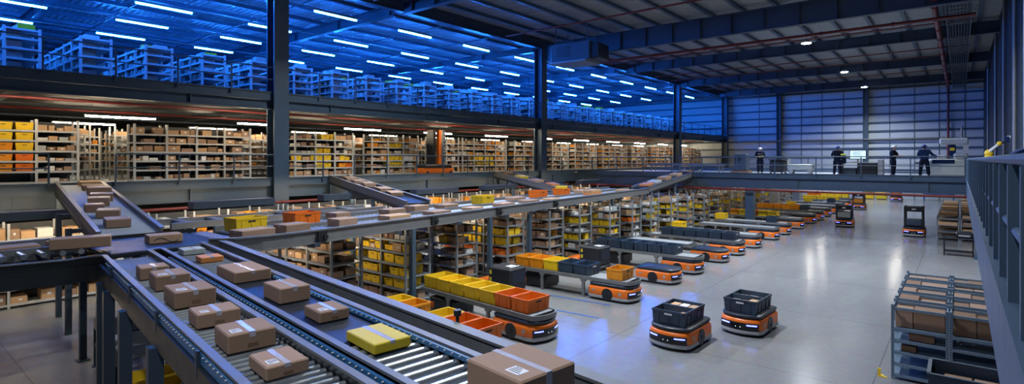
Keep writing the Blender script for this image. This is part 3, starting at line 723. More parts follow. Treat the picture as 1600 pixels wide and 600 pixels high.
for i, (f, m) in enumerate(((.85, 'cardc'), (.6, 'yellowcard'), (.36, 'cardb'), (.14, 'orangecard'))):
    o = parcel('%s carton on the shallow third incline, %s from the top' % ({'cardc': 'dark brown', 'yellowcard': 'yellow', 'cardb': 'tan', 'orangecard': 'orange'}[m], nth(i)), (.75, .5, .14), m, False, True); putM(o, I3[0], I3[1]*f, 0, .003)
for i, (f, m, h) in enumerate(((.12, 'orangecard', .12), (.26, 'white', .14), (.44, 'cardb', .2), (.66, 'cardb', .16), (.88, 'cardc', .12))):
    o = parcel('%s carton climbing the rising belt to the bridge, %s from the bottom' % ({'cardc': 'dark', 'white': 'white', 'cardb': 'tan', 'orangecard': 'orange'}[m], nth(i)), (.8, .6, h), m, False, True); putM(o, I4[0], I4[1]*f, .1, .003)
# ------------------------------------------------------------------ totes
def tote_mesh(w=.80, d=.56, h=.32):
    b = MB(); t = .02
    def rg(a, c, z): return [(-a, -c, z), (a, -c, z), (a, c, z), (-a, c, z)]
    a, c = w/2, d/2
    b.loft([rg(a*.93, c*.92, 0), rg(a*.985, c*.98, h), rg(a*.985-t, c*.98-t, h), rg(a*.93-t, c*.92-t, .02)], 0)
    return b
def tote_rim(w, d, h):
    b = MB(); a, c = w/2, d/2; z0, z1 = h-.045, h+.004
    for x0, x1, y0, y1 in ((-a, a, -c, -c+.024), (-a, a, c-.024, c), (-a, -a+.024, -c, c), (a-.024, a, -c, c)): b.box(x0, x1, y0, y1, z0, z1)
    for x in (-a*.6, 0, a*.6):
        for s in (-1, 1): y0, y1 = sorted((s*c*.94, s*c*.995)); b.box(x-.012, x+.012, y0, y1, .04, z0)
    for y in (-c*.45, c*.45):
        for s in (-1, 1): x0, x1 = sorted((s*a*.94, s*a*.995)); b.box(x0, x1, y-.012, y+.012, .04, z0)
    return b
def make_tote(m, label='x'):
    w, d, h = .80, .56, .32
    o = tote_mesh(w, d, h).obj('plastic_tote', m); tag(o, label, 'tote', 'plastic totes on lanes and robots')
    tote_rim(w, d, h).obj('rim', m, o)
    for s in (-1, 1):
        b = MB(); y0, y1 = sorted((s*d*.475, s*(d*.5+.002))); b.box(-.09, .09, y0, y1, h*.70, h*.80); b.obj('handle_slot', 'ink' if m != 'bluetote' else 'paper', o)
    b = MB(); b.box(w*.478, w*.5+.001, -.06, .06, h*.70, h*.80); b.obj('handle_slot', 'ink' if m != 'bluetote' else 'black', o)
    return Proto(o)
TP = {k: make_tote(k) for k in ('yellow', 'amber', 'orangetote', 'bluetote')}
TC = {'yellow': 'yellow', 'amber': 'amber', 'orangetote': 'orange', 'bluetote': 'dark blue'}
def inside(x, y, z, rz, n, where, ms=('white', 'cardb', 'paper')):
    Mx = Matrix.Translation((x, y, z)) @ Matrix.Rotation(rz, 4, 'Z')
    for i in range(n):
        w = .60/n*.86; b = MB(); h = R.uniform(.10, .2); b.cbox(-w/2, w/2, -.16, .16*R.uniform(.3, 1), 0, h, .015)
        o = b.obj('packed_item', R.choice(ms)); o.matrix_world = Mx @ Matrix.Translation((-.30+.60*(i+.5)/n, 0, .026)) @ Matrix.Rotation(R.uniform(-.06, .06), 4, 'Z')
        tag(o, 'packed item in the ' + where + ', %s of its row' % nth(i), 'goods', 'items packed in the totes')

# ------------------------------------------------------------------ robots; local front is +x, front tip at x = 0
LR, WR = 1.5, 1.02
def foot(k=0.0, bulge=.17, xr=0.0):
    h = WR/2 - k; pts = []
    n = 12
    for i in range(n+1):
        y = -h + .06 + (2*h-.12)*i/n; pts.append((-k - bulge*(y/h)**2, y))
    pts += [(-.30, h), (-LR+.1+xr, h), (-LR+k+xr+.02, h-.06), (-LR+k+xr, h-.14), (-LR+k+xr, -h+.14), (-LR+k+xr+.02, -h+.06), (-LR+.1+xr, -h), (-.30, -h)]
    return pts
def lay(k, z, **q): return [(x, y, z) for x, y in foot(k, **q)]
def make_robot(name, cat, label, top='deck'):
    root = thing(name, label, cat, (0, 0, 0), 0, 'orange transport robots')
    b = MB(); b.loft([lay(.05, .025), lay(.035, .07)], 1); b.loft([lay(.0, .07), lay(-.006, .10), lay(-.002, .155)], 0); b.obj('bumper', ['bumper', 'blackmatt'], root)
    b = MB(); b.loft([lay(.012, .155), lay(.004, .20), lay(.008, .36), lay(.03, .405), lay(.075, .425)], 0, True); b.obj('shell', 'orange', root)
    # gloss visor following the front curve
    h = WR/2; ys = [-h*.86 + 1.72*h*i/12 for i in range(13)]
    def fx(y, o=0): return o - .17*(y/h)**2
    def band(z0, z1, ya, yb, o, m, nm, n=8):
        q = [ya + (yb-ya)*i/n for i in range(n+1)]; bb = MB()
        bb.loft([[(fx(y, o), y, z0), (fx(y, o), y, z1), (fx(y, -.06), y, z1), (fx(y, -.06), y, z0)] for y in q], 0); return bb.obj(nm, m, root)
    v = band(.165, .335, -h*.88, h*.88, .006, 'visor', 'visor', 12)
    for s in (-1, 1):
        a, c = sorted((s*.20, s*.42)); band(.275, .305, a, c, .011, 'led', 'headlight', 5)
    b = MB()
    for y in (-.05, .06): b.cyl((.0, y, .235), (.009, y, .235), .010, 8)
    b.obj('sensor', 'dot', root)
    for s in (-1, 1):
        w = MB().cyl((-.80, s*(WR/2-.06), .205), (-.80, s*(WR/2+.006), .205), .185, 20).obj('wheel', 'black', root)
        MB().cyl((-.80, s*(WR/2+.006), .205), (-.80, s*(WR/2+.012), .205), .06, 12).obj('hub', 'blackmatt', w)
        y0, y1 = sorted((s*(WR/2-.01), s*(WR/2-.001))); MB().box(-.42, -.34, y0, y1, .22, .32).obj('side_panel', 'bumper', root)
    b = MB().box(-1.33, -1.2, -WR/2-.0005, -WR/2+.01, .28, .32); b.obj('side_badge', 'bumper', root)
    if top == 'deck':
        b = MB(); b.loft([lay(.10, .425), lay(.04, .445), lay(.03, .50), lay(.06, .525)], 0, True); dk = b.obj('top_deck', 'topblue', root)
        b = MB(); b.loft([lay(.085, .5245), lay(.085, .532), lay(.11, .532), lay(.11, .5245)], 0); b.obj('deck_edge', 'black', dk)
    return Proto(root)
RB = make_robot('transport_robot', 'robot', 'x')
def place_robot(x, y, rz, label): return RB.place((x, y, 0), rz, label)

# lanes: roller tables over the robots' backs
ZT = .64
def make_lane(L):
    root = thing('lane_conveyor', 'x', 'conveyor', (0, 0, 0), 0, 'short roller lanes behind the robots')
    b = MB(); n = 14
    def outl(k): return [(-L, -.46+k), (-.20, -.46+k)] + [(-.20+(.26-k*.5)*math.cos(a), (.46-k)*math.sin(a)) for a in [(-PI/2)+PI*i/n for i in range(1, n)]] + [(-.20, .46-k), (-L, .46-k)]
    o1, o2 = outl(0), outl(.05)
    b.loft([[(x, y, .545) for x, y in o1], [(x, y, .655) for x, y in o1], [(x, y, .655) for x, y in o2], [(x, y, .545) for x, y in o2], [(x, y, .545) for x, y in o1]], caps=False)
    b.obj('frame', 'rail', root)
    rollerbed(root, -L+.05, -.22, .075, -.40, .40, ZT, .026)
    b = MB(); b.prism(outl(.06), .568, .576); b.obj('bed_plate', 'raildark', root)
    for x in (-1.62, -3.2 if L > 3.3 else -L+.3):
        for y in (-.42, .42):
            b = MB().box(x-.045, x+.045, y-.03, y+.03, 0, .545); b.box(x-.09, x+.09, y-.035, y+.035, .48, .545); b.obj('leg', 'rail', root)
    if L > 3.6:
        b = MB().cbox(-L+.3, -L+1.35, -.38, .38, .08, .42, .02); b.box(-L+.32, -L+.5, -.383, -.38, .12, .3, 1); pb = b.obj('power_unit', ['black', 'orange'], root)
        MB().box(-L+1.1, -L+1.18, -.384, -.38, .26, .34).obj('warning_sticker', 'paper', pb)
        MB().box(-L+1.3, -1.5, -.3, -.24, .02, .06).obj('floor_track', 'raildark', root)
    return Proto(root)
LNS = {4.4: make_lane(4.4), 3.0: make_lane(3.0), 4.2: make_lane(4.2)}
def lane(x, y, rz, L, label): return LNS[L].place((x, y, 0), rz, label)
XF = -7.45
# (y centre, tilt, lane length or 0, totes from the rear 'yaob.' , phrase)
LANES = [
    (8.05, -4, 4.4, '.wyawyoo', 'half hidden behind the guard beam'),
    (10.45, -5, 4.4, 'yyyyyoo', 'with five yellow totes'),
    (15.05, 1, 4.4, 'aaybb.a', 'with amber and blue totes'),
    (18.2, 0, 0, '', 'alone with a flat deck'),
    (20.35, 0, 4.4, 'bbbbbb.', 'with six dark blue totes'),
    (23.3, 0, 3.0, '', 'flat-decked before short rollers'),
    (25.5, 0, 4.4, '.bbbbbb', 'with dark blue totes'),
    (28.1, 0, 4.4, 'y......', 'with shiny empty rollers'),
    (31.6, 0, 4.2, '.......', 'empty beyond the bridge column'),
    (34.2, 0, 4.2, 'y....b.', 'with one dark box'),
    (37.6, 0, 4.4, 'ayoyy..', 'behind the blue grey column'),
    (41.2, 0, 4.2, '.......', 'before the pale column'),
    (43.9, 0, 4.4, 'aaaaab.', 'behind the pale column'),
    (46.9, 0, 4.2, 'y.y....', 'with two spaced yellow totes'),
    (49.8, 0, 4.2, '.......', 'empty under the bridge'),
    (53.0, 0, 4.2, '..y..b.', 'with one yellow tote'),
    (56.5, 0, 4.4, '.yyyyy.', 'with a yellow row'),
    (60.5, 0, 4.2, 'ooyyyy.', 'last before the end wall')]
key = {'y': 'yellow', 'a': 'amber', 'o': 'orangetote', 'b': 'bluetote'}
for n_, (y, tl, L, row, ph) in enumerate(LANES):
    rz = math.radians(tl); ln_ = '%s lane counted from the viewer' % nth(n_)
    place_robot(XF, y, rz, 'orange robot of the %s, %s' % (nth(n_) + ' lane', ph))
    if not L: continue
    off = -.06 if L > 4 else -1.45
    c, s = math.cos(rz), math.sin(rz)
    lane(XF + off*c, y + off*s, rz, L, 'grey roller table of the %s lane, %s' % (nth(n_), ph))
    for i, ch in enumerate(row):
        if ch in '.w': continue
        lx = off - L + .33 + i*.585; px, py = XF + lx*c, y + lx*s
        TP[key[ch]].place((px, py, ZT+.016), rz + PI/2, '%s tote, %s from the rear of the %s' % (TC[key[ch]], nth(i), ln_))
        if y < 22 and R.random() < .85: inside(px, py, ZT+.016, rz+PI/2, R.choice((1, 2)), '%s tote of the %s lane' % (nth(i), nth(n_)), ('white', 'ink', 'paper', 'cardb'))
# totes riding the long conveyor and the low stand
for k, s, w, l in (('yellow', -2.75, 1.85, 'yellow tote on the far lane near the junction'), ('orangetote', -1.2, 1.85, 'orange tote on the far lane left of the tall column foot'), ('yellow', 6.75, 1.8, 'yellow tote in the middle of the long conveyor'), ('orangetote', 10.9, 1.8, 'orange tote beyond the yellow one on the long conveyor'), ('orangetote', 13.1, 1.8, 'orange tote on the long conveyor with a yellow box on top')):
    p = LP(s, w, ZL+.003); TP[k].place(p, LA, l)
o = parcel('yellow box sitting in an orange tote on the long conveyor', (.5, .4, .40), 'yellowcard', False, False); putM(o, LMx, 13.1, 1.8, ZL+.03)
for i, (k, x) in enumerate((('yellow', -.85), ('yellow', -.25), ('yellow', .4), ('orangetote', 1.3))):
    q = Matrix.Translation(FP(9.6, 1.87)) @ FM @ Vector((x, 0, .503)); TP[k].place(q, FA+PI/2, '%s tote on the low stand under the near conveyor, %s from the left' % (TC[k], nth(i)))
    inside(q.x, q.y, q.z, FA+PI/2, 2, '%s tote on the low stand' % nth(i))
# free robots with totes of flat packs
for i, (x, y, l) in enumerate(((-5.13, 11.66, 'nearer of the two free robots on the open floor, carrying dark totes'), (-4.18, 13.72, 'farther of the two free robots on the open floor, carrying dark totes'))):
    rz = math.radians(-92 if i == 0 else -93)
    place_robot(x, y, rz, l)
    Mx = Matrix.Translation((x, y, 0)) @ Matrix.Rotation(rz, 4, 'Z')
    for j, lx in enumerate((-.42, -.99)):
        p = Mx @ Vector((lx, 0, .535)); w = 'front' if j == 0 else 'rear'
        TP['bluetote'].place(p, rz+PI/2, '%s dark blue tote of flat packs on the %s free robot' % (w, ('nearer', 'farther')[i]))
        for a in range(3):
            for c in range(1):
                b = MB(); w_ = .205
                for q in range(R.choice((3, 4, 5))): b.cbox(-w_/2+R.uniform(0, .012), w_/2-R.uniform(0, .012), -.20+R.uniform(0, .02), .20-R.uniform(0, .02), q*.05, q*.05+.047, .006, q % 2)
                o = b.obj('packed_item', R.choice((['white', 'cardb'], ['cardb', 'white'], ['paper', 'greybox'], ['cardb', 'card']))); o.matrix_world = Mx @ Matrix.Translation((lx, 0, .56)) @ Matrix.Rotation(PI/2, 4, 'Z') @ Matrix.Translation((-.225+.225*a, 0, 0))
                tag(o, 'pile of flat packs in the %s tote of the %s free robot, %s one' % (w, ('nearer', 'farther')[i], nth(a)), 'goods', 'items packed in the totes')
# robots carrying upright racks
def rack_robot(x, y, rz, label, fill_m, h=.95):
    place_robot(x, y, rz, label)
    t = thing('carrier_rack', 'dark carrier on the ' + label, 'rack', (x, y, .535), rz, 'carriers on the far robots')
    for px in (-.35, -1.15):
        for py in (-.4, .4): MB().box(px-.035, px+.035, py-.04, py+.04, 0, h).obj('post', 'black', t)
    MB().box(-1.2, -.3, -.44, .44, h-.3, h-.04).obj('head_panel', 'black', t)
    MB().box(-1.2, -.3, -.44, .44, .0, .05).obj('base_board', 'black', t)
    MB().cbox(-1.1, -.32, -.35, .35, .052, .40, .02).obj('load_box', fill_m, t)
    MB().box(-.302, -.29, -.08, .1, h-.2, h-.13).obj('head_sticker', 'paper', t)
rack_robot(-5.7, 39.9, math.radians(-88), 'lit robot with an upright carrier before the bridge lanes', 'greybox', .85)
rack_robot(-2.0, 37.3, math.radians(-91), 'lone robot with a tall dark carrier in the open aisle', 'bluetote', 1.15)
rack_robot(-6.7, 54.2, math.radians(-90), 'robot with an orange load far under the bridge', 'amber', .9)
rack_robot(-5.0, 67.0, math.radians(-90), 'farthest robot with an orange load by the end wall', 'orange', .9)
# black carts on orange bases
def black_cart(x, y, rz, label):
    t = thing('black_cart', label, 'cart', (x, y, 0), rz, 'black box carts in the lanes')
    MB().cbox(-.62, .58, -.42, .42, .10, .2, .03).obj('base_plate', 'black', t)
    MB().cbox(-1.0, -.42, -.38, .38, .2, .42, .05).obj('orange_hood', 'orange', t, 'orange rounded hood')
    bd = MB().cbox(-.38, .56, -.40, .40, .2, .92, .05).obj('body', 'blackmatt', t)
    MB().box(.56, .566, -.3, .3, .45, .80).obj('end_panel', 'topblue', bd)
    for z in (.45, .68): MB().box(-.30, -.22, -.406, -.40, z, z+.13).obj('side_sticker', 'yellowcard', bd)
    b = MB().box(.1, .3, -.1, .2, .92, .925); b.box(.35, .4, -.2, .25, .92, .925); b.obj('top_sheet', 'paper', bd)
    for px in (-.5, -.1, .3, .52):
        for py in (-.38, .38): MB().cyl((px, py-.03, .06), (px, py+.03, .06), .06, 10).obj('caster', 'black', t)
black_cart(-11.2, 13.25, 0, 'black box cart with an orange hood by the third rack, nearer of two')
black_cart(-11.15, 18.55, 0, 'black box cart with an orange hood farther along the racks')
# floor tape
for i, (xa, ya, xb, yb) in enumerate(((-10.8, 14.0, -7.96, 14.2), (-9.3, 12.75, -7.55, 12.85))):
    tag(MB().bar((xa, ya, .003), (xb, yb, .003), .07, .004).obj('trim_%d' % (21+i), 'bluetape'), '%s blue tape line on the floor between the tote lanes' % ('longer', 'shorter')[i], 'floor line', kind='structure')

# ------------------------------------------------------------------ rolling racks by the walkway
def shop_rack(x, y, label, boxes, lower, short):
    t = thing('rolling_rack', label, 'rack', (x, y, 0), 0, 'grey perforated racks by the walkway')
    W, D, H = .84, .6, 1.46
    for px in (0, W):
        for py in (0, D):
            b = MB().box(px-.025, px+.025, py-.02, py+.02, 0, H)
            if y < 14.5 and py == 0:
                for k in range(28): b.box(px-.008, px+.008, py-.0215, py-.02, .05+k*.05, .07+k*.05, 1); b.box(px-.0265, px-.025, py-.006, py+.006, .05+k*.05, .07+k*.05, 1)
            b.obj('post', ['rackblue', 'ink'], t)
    for z in (.10, .32, .55, .78, 1.01): 
        b = MB().box(-.02, W+.02, -.015, D+.015, z-.012, z); b.box(.02, W-.02, -.022, -.016, z-.05, z); b.obj('shelf_board', 'rackblue', t)
    b = MB()
    for py in (0, D): b.box(0, W, py-.012, py+.012, 1.36, 1.41)
    for px in (0, W): b.box(px-.01, px+.01, 0, D, 1.36, 1.40)
    b.obj('top_frame', 'rackblue', t)
    xx = .035; k = 0
    for w in boxes:
        b = MB().cbox(-w/2, w/2, -.22, .25, 0, R.uniform(.33, .41), .008); o = b.obj('rack_carton', 'card' if R.random() < .5 else 'cardc'); o.location = (x+xx+w/2, y+.3, 1.013)
        tag(o, 'brown carton on the %s, %s from the left' % (short, nth(k)), 'box', 'cartons on the grey racks'); k += 1
        bb = MB(); bb.box(-.05, .06, -.1, .0, .521, .5225); xx += w + .012
    if lower:
        for j, (lx, z, w, h) in enumerate(lower):
            o = MB().cbox(-w/2, w/2, -.22, .22, 0, h, .008).obj('rack_carton', 'cardc'); o.location = (x+lx, y+.28, z+.003); tag(o, 'dark carton low on the %s, %s one' % (short, nth(j)), 'box', 'cartons on the grey racks')
for i in range(5):
    yy = 13.0 + i*.88
    for j, x in enumerate((-1.02, -.13)):
        s = '%s rack of the %s walkway column' % (nth(i), ('left', 'right')[j])
        shop_rack(x, yy, 'grey perforated rack, ' + s, [(.28, .48), (.33, .42), (.24, .5)][(i+j) % 3], [(.45, .78, .40, .15), (.25, .55, .24, .12)] if (i, j) == (0, 0) else [], s)
o = MB(); o.prism([(0, 0), (.16, -.02), (.06, .12)], 0, .02); o.prism([(0, 0), (.05, 0), (.05, .03), (0, .03)], .02, .16)
tag(o.obj('rack_guard', 'yellow'), 'small yellow guard at the foot of the nearest grey rack', 'guard').location = (-1.26, 12.95, 0)
# blue bin on a robot at the bottom edge
place_robot(.12, 10.05, math.radians(-90), 'orange robot at the bottom edge right of the grey racks')
t = thing('large_bin', 'large dark blue bin on a robot below the grey racks', 'bin', (.12, 10.72, .535), 0)
w, d, h = .98, .8, .52; b = MB(); q = .03
b.box(-w/2, w/2, -d/2, d/2, 0, .03); b.box(-w/2, -w/2+q, -d/2, d/2, .03, h); b.box(w/2-q, w/2, -d/2, d/2, .03, h); b.box(-w/2+q, w/2-q, -d/2, -d/2+q, .03, h); b.box(-w/2+q, w/2-q, d/2-q, d/2, .03, h); b.obj('body', 'bluetote', t)
b = MB()
for x0, x1, y0, y1 in ((-w/2-.02, w/2+.02, -d/2-.02, -d/2+.03), (-w/2-.02, w/2+.02, d/2-.03, d/2+.02), (-w/2-.02, -w/2+.03, -d/2, d/2), (w/2-.03, w/2+.02, -d/2, d/2)): b.box(x0, x1, y0, y1, h, h+.03)
b.obj('rim', 'bluetote', t)
for i in range(2):
    o = parcel('carton lying inside the large dark blue bin, %s one' % nth(i), (.34, .5, .36), 'card', False, True); putM(o, Matrix.Translation((.12, 10.72, .535)), -.02+.36*i-.12, 0, .035)

# ------------------------------------------------------------------ far stacks by the bridge column
for i in range(7):
    y = 36.9 + i*2.6
    for j, x in enumerate((-.95, .05)):
        s = '%s stack of the %s column under the bridge' % (nth(i), ('left', 'right')[j])
        t = thing('stack_rack', 'tan-loaded rack, ' + s, 'rack', (x, y, 0), 0, 'stack racks by the bridge column')
        for px in (0, .9):
            for py in (0, 1.2): MB().box(px-.02, px+.02, py-.02, py+.02, 0, 1.25).obj('post', 'rackfloor', t)
        for z in (.15, .45, .8, 1.1): MB().box(0, .9, 0, 1.2, z-.02, z).obj('shelf_board', 'rackfloor', t)
        for k, z in enumerate((.15, .45, .8, 1.1)):
            if R.random() < .85:
                o = MB().cbox(0, .8, 0, 1.05, 0, R.uniform(.14, .24), .01).obj('stack_carton', 'cardb' if j == 0 or k % 2 else 'card'); o.location = (x+.05, y+.05, z+.002); tag(o, 'wide carton, %s shelf up, %s' % (nth(k), s), 'box', 'cartons on the stack racks')
t = thing('packing_cart', 'dark steel cart with a black machine beside the walkway column', 'cart', (-.55, 31.2, 0), 0)
for px in (0, 1.0):
    for py in (0, .6): MB().box(px-.025, px+.025, py-.025, py+.025, 0, .85).obj('leg', 'black', t)
for z in (.2, .82): MB().box(-.02, 1.02, -.02, .62, z-.03, z).obj('shelf_board', 'black', t)
t = thing('label_printer', 'black label printer standing on the dark steel cart', 'printer', (.15, 31.5, .822), 0)
MB().cbox(-.3, .3, -.2, .2, 0, .22, .04).obj('body', 'black', t); MB().box(-.2, .2, -.205, -.2, .05, .12).obj('paper_slot', 'bumper', t); MB().cbox(-.25, .25, -.15, .15, .22, .27, .02).obj('lid', 'blackmatt', t)
for i, (x, y, m, s, l) in enumerate(((-7.6, 70.2, 'yellow', (.9, .7, .8), 'yellow crate standing by the end wall under the bridge'), (-6.5, 70.4, 'yellowcard', (1.0, .7, .7), 'dull yellow crate beside another by the end wall'))):
    t = thing('floor_crate', l, 'crate', (x, y, 0)); MB().cbox(-s[0]/2, s[0]/2, -.35, .35, .06, s[2], .03).obj('body', m, t); MB().box(-s[0]/2-.03, s[0]/2+.03, -.38, .38, s[2], s[2]+.05).obj('lid', m, t); MB().box(-s[0]/2+.1, s[0]/2-.1, -.3, .3, 0, .06).obj('skid', 'black', t)
t = thing('blue_bench', 'long blue bench by the end wall under the bridge', 'bench', (-1.7, 71.6, 0)); MB().box(-1.3, 1.3, -.4, .4, .55, .85).obj('top', 'cyan', t)
for x in (-1.2, 1.2): MB().box(x-.06, x+.06, -.35, .35, 0, .55).obj('leg', 'cyan', t)
for i, x in enumerate((-.9, -.1, .6)): tag(MB().cbox(-.3, .3, -.25, .25, 0, .4, .02).obj('bench_bin', 'cyan' if i != 1 else 'white'), '%s bin on the long blue bench by the end wall, %s from the left' % ('blue' if i != 1 else 'white', nth(i)), 'bin').location = (-1.7+x, 71.6, .852)

# orange lift mast among the middle racks
t = thing('order_lift', 'orange order lift with a tall mast among the middle floor racks', 'lift', (-25.0, 22.6, Z2), PI/2)
b = MB().cbox(-1.0, 1.5, -.45, .45, .10, .42, .06); b.obj('chassis', 'orange', t)
MB().cbox(-.9, 1.3, -.46, .46, .42, .62, .04).obj('deck_cover', 'black', t)
MB().box(.30, .52, -.32, -.10, .62, 2.75).obj('mast', 'orange', t, 'orange upright mast')
MB().box(-.12, .10, -.3, .3, .62, 2.75).obj('mast_frame', 'black', t)
b = MB()
for k in range(9): b.box(.7, .86, -.3, .3, .7+k*.23, .78+k*.23)
b.box(.68, .72, -.3, .3, .62, 2.75); b.box(.84, .88, -.3, .3, .62, 2.75); b.obj('ladder', 'rackfloor', t)
for x in (-.7, 1.2):
    for y in (-.42, .42): MB().cyl((x, y-.04, .12), (x, y+.04, .12), .12, 12).obj('wheel', 'blackmatt', t)
# ------------------------------------------------------------------ lights
def tube_proto(L, m, name, group, rt=.04, hw=.5):
    t = thing(name, 'x', 'tube light', (0, 0, 0), 0, group)
    MB().box(-.06, .06, -L/2-.05, L/2+.05, .03, .09).obj('housing', 'rail', t)
    MB().cyl((0, -L/2, 0), (0, L/2, 0), rt, 8).obj('tube', m, t)
    for y in (-L*.4, L*.4): MB().cyl((0, y, .09), (0, y, hw), .008, 5).obj('hanger_wire', 'rail', t)
    return Proto(t)
BT = tube_proto(2.5, 'blue_tube', 'hanging_tube_light', 'blue-lit tube lights over the upper floor', .055)
for r, (x, y0) in enumerate(((-25.5, 10.9), (-30.8, 10.0), (-35.4, 10.4), (-40.0, 10.6))):
    for k in range(-3, 11):
        y = y0 + 5.42*k
        if y < -4 or y > 70: continue
        BT.place((x, y, 11.9), 0, 'glowing blue tube light, %s in the %s row back over the upper floor' % (nth(k+3), nth(r)))
    tag(MB().box(x+.02, x+.06, -5, 70, 12.0, 12.04).obj('hanging_light_track', 'rail'), 'thin lighting track of the %s tube row over the upper floor' % nth(r), 'track')
WT = tube_proto(2.6, 'white_tube', 'hanging_strip_light', 'warm tube lights over the middle floor')
for r, (x, y0, dy) in enumerate(((-28.6, 7.6, 6.3), (-35.0, 7.7, 6.3))):
    for k in range(-1, 11):
        if -4 < y0+dy*k < 71: WT.place((x, y0+dy*k, 6.15), 0, 'warm white tube light, %s in the %s row over the middle floor' % (nth(k+1), ('front', 'back')[r]))
# added run hidden behind the edge beam to light the rack faces
for k in range(10): WT.place((-23.95, 4.4+6.7*k, 6.66), 0, 'added warm white tube light near the edge beam over the middle floor, %s along' % nth(k))
for k in range(9): WT.place((-19.4 if k < 5 else -17.5, 1.2+4.9*k, 3.0) if False else (-24.4, 1.2+5.2*k, 2.95), 0, 'warm white tube light under the middle floor, %s along' % nth(k))
BW = tube_proto(1.5, 'bridge_tube', 'hanging_strip_light', 'strip lights under the bridge', .04, .12)
GW = tube_proto(2.2, 'dim_fill_tube', 'hanging_strip_light', 'added warm tube lights under the conveyors', .04, .14)
GL_ = tube_proto(2.2, 'fill_tube', 'hanging_strip_light', 'added warm tube lights under the cross conveyor', .04, .14)
for k, (x, y) in enumerate(((-14.45, -2.2), (-14.45, .6), (-14.3, 7.2), (-14.3, 9.35), (-14.3, 14.17), (-14.3, 16.75), (-14.3, 21.55), (-14.3, 24.3), (-14.3, 29.0))):
    (GL_ if k < 2 else GW).place((x if k < 2 else -10.9-.1*y-2.8, y, 2.12 if k > 1 else 1.98), PI/2 if k > 1 else 0, 'added warm white tube light slung below the conveyor line, %s from the left' % nth(k))  # added tubes, out of sight, to warm the ground racks and left floor
for j, x in enumerate((-12.3, -7.75, -3.2)):
    for k, y in enumerate((37.1, 40.8, 44.6)): BW.place((x, y, 3.0), 0, 'strip light under the bridge deck, %s from the near side of the %s row' % (nth(k), ('left', 'middle', 'right')[j]))  # middle and right rows follow the floor glints; left row added to light lanes
hd = thing('hanging_fill_washer', 'x', 'hooded light', (0, 0, 0), 0, 'added hooded lights before the ground racks')  # added to brighten the ground racks; the hood hides the tube from view
MB().cyl((0, -1.3, 0), (0, 1.3, 0), .04, 8).obj('tube', 'fill_tube', hd)
b = MB().box(.07, .09, -1.4, 1.4, -.12, .12); b.box(-.42, .09, -1.4, 1.4, .10, .12); b.box(-.42, .09, -1.42, -1.4, -.12, .12); b.box(-.42, .09, 1.4, 1.42, -.12, .12); b.obj('hood', 'darksteel', hd)
for y in (-1.1, 1.1): MB().cyl((.05, y, .12), (.05, y, .5), .008, 5).obj('hanger_wire', 'rail', hd)
HD = Proto(hd)
for k in range(8): HD.place((-20.15, -1.0 + 4.9*k, 2.72), 0, 'added hooded strip light facing the ground racks, %s from the left' % nth(k))
hb = thing('hanging_highbay_light', 'x', 'lamp', (0, 0, 0), 0, 'round high lamps over the hall')
MB().cyl((0, 0, .03), (0, 0, .22), .30, 20, r2=.16).obj('shade', 'bumper', hb)
MB().cyl((0, 0, .0), (0, 0, .03), .27, 20).obj('lamp_glass', 'highbay', hb)
MB().cyl((0, 0, .22), (0, 0, .95), .012, 6).obj('hanger_wire', 'black', hb)
li = bpy.data.lights.new('lamp_beam', 'AREA'); li.shape = 'DISK'; li.size = .5; li.energy = 900; li.spread = math.radians(140); li.color = (.90, .95, 1.0)
lo = bpy.data.objects.new('lamp_beam', li); COL.objects.link(lo); lo.parent = hb; lo.location = (0, 0, -.01)
HB = Proto(hb)
for j, x in enumerate((-7.6, -15.6, -2.2)):
    for k, y in enumerate((38.9, 53.8, 66.3, 24.5, 10.5, -1.5)):
        if j and k == 5: continue
        if j and k < 3: continue
        if j == 2 and k == 4: continue
        if j == 1 and k == 4: continue
        hl = HB.place((-2.2 if k == 5 else x, 15.0 if j == 1 else y, 11.72), 0, 'round white high lamp hanging over the hall, %s' % (('nearest of the three in view', 'middle of the three in view', 'farthest of the three in view', 'over the tote lanes', 'over the near conveyors', 'added above the viewer')[k] + ('' if j == 0 else (', inner row' if j == 1 else ', walkway row'))))  # the lamp above the viewer is added to brighten the near cartons
    pass
for ob in list(bpy.data.objects):
    if ob.type == 'LIGHT' and ob.parent and ob.parent.location.y < 0: ob.data = ob.data.copy(); ob.data.energy = 420
# ------------------------------------------------------------------ services
def pipe(p0, p1, r, label, m='red', cat='pipe', name='hanging_pipe'):
    t = MB().cyl(p0, p1, r, 10); p0 = Vector(p0); p1 = Vector(p1); n = int((p1-p0).length/3)
    for k in range(1, n): q = p0.lerp(p1, k/n); d = (p1-p0).normalized(); t.cyl(q-d*.05, q+d*.05, r*1.35, 10)
    return tag(t.obj(name, m), label, cat)
pipe((-.95, 12, 11.7), (-.95, YF-.6, 11.7), .13, 'thick red sprinkler main under the roof beside the cable tray')
pipe((-.95, YF-.4, 3.5), (-.95, YF-.4, 11.7), .11, 'red riser pipe coming down the far wall')
for i, (y, r) in enumerate(((16.5, .05), (26.7, .05), (34.6, .09), (40, .04), (49, .04), (52.5, .04), (61, .04))):
    pipe((-22.5, y, 12.2 if i != 2 else 11.35), (.6, y, 12.2 if i != 2 else 11.35), r, 'red sprinkler branch crossing below the roof, %s from the viewer' % nth(i))
for i, (y) in enumerate((4, 9.5, 15, 23, 27.2, 35.4, 40, 48, 52, 60)):
    pipe((-55, y, 12.45), (-24.5, y, 12.45), .035, 'dark thin pipe above the blue lights, %s from the viewer' % nth(i), 'darksteel')
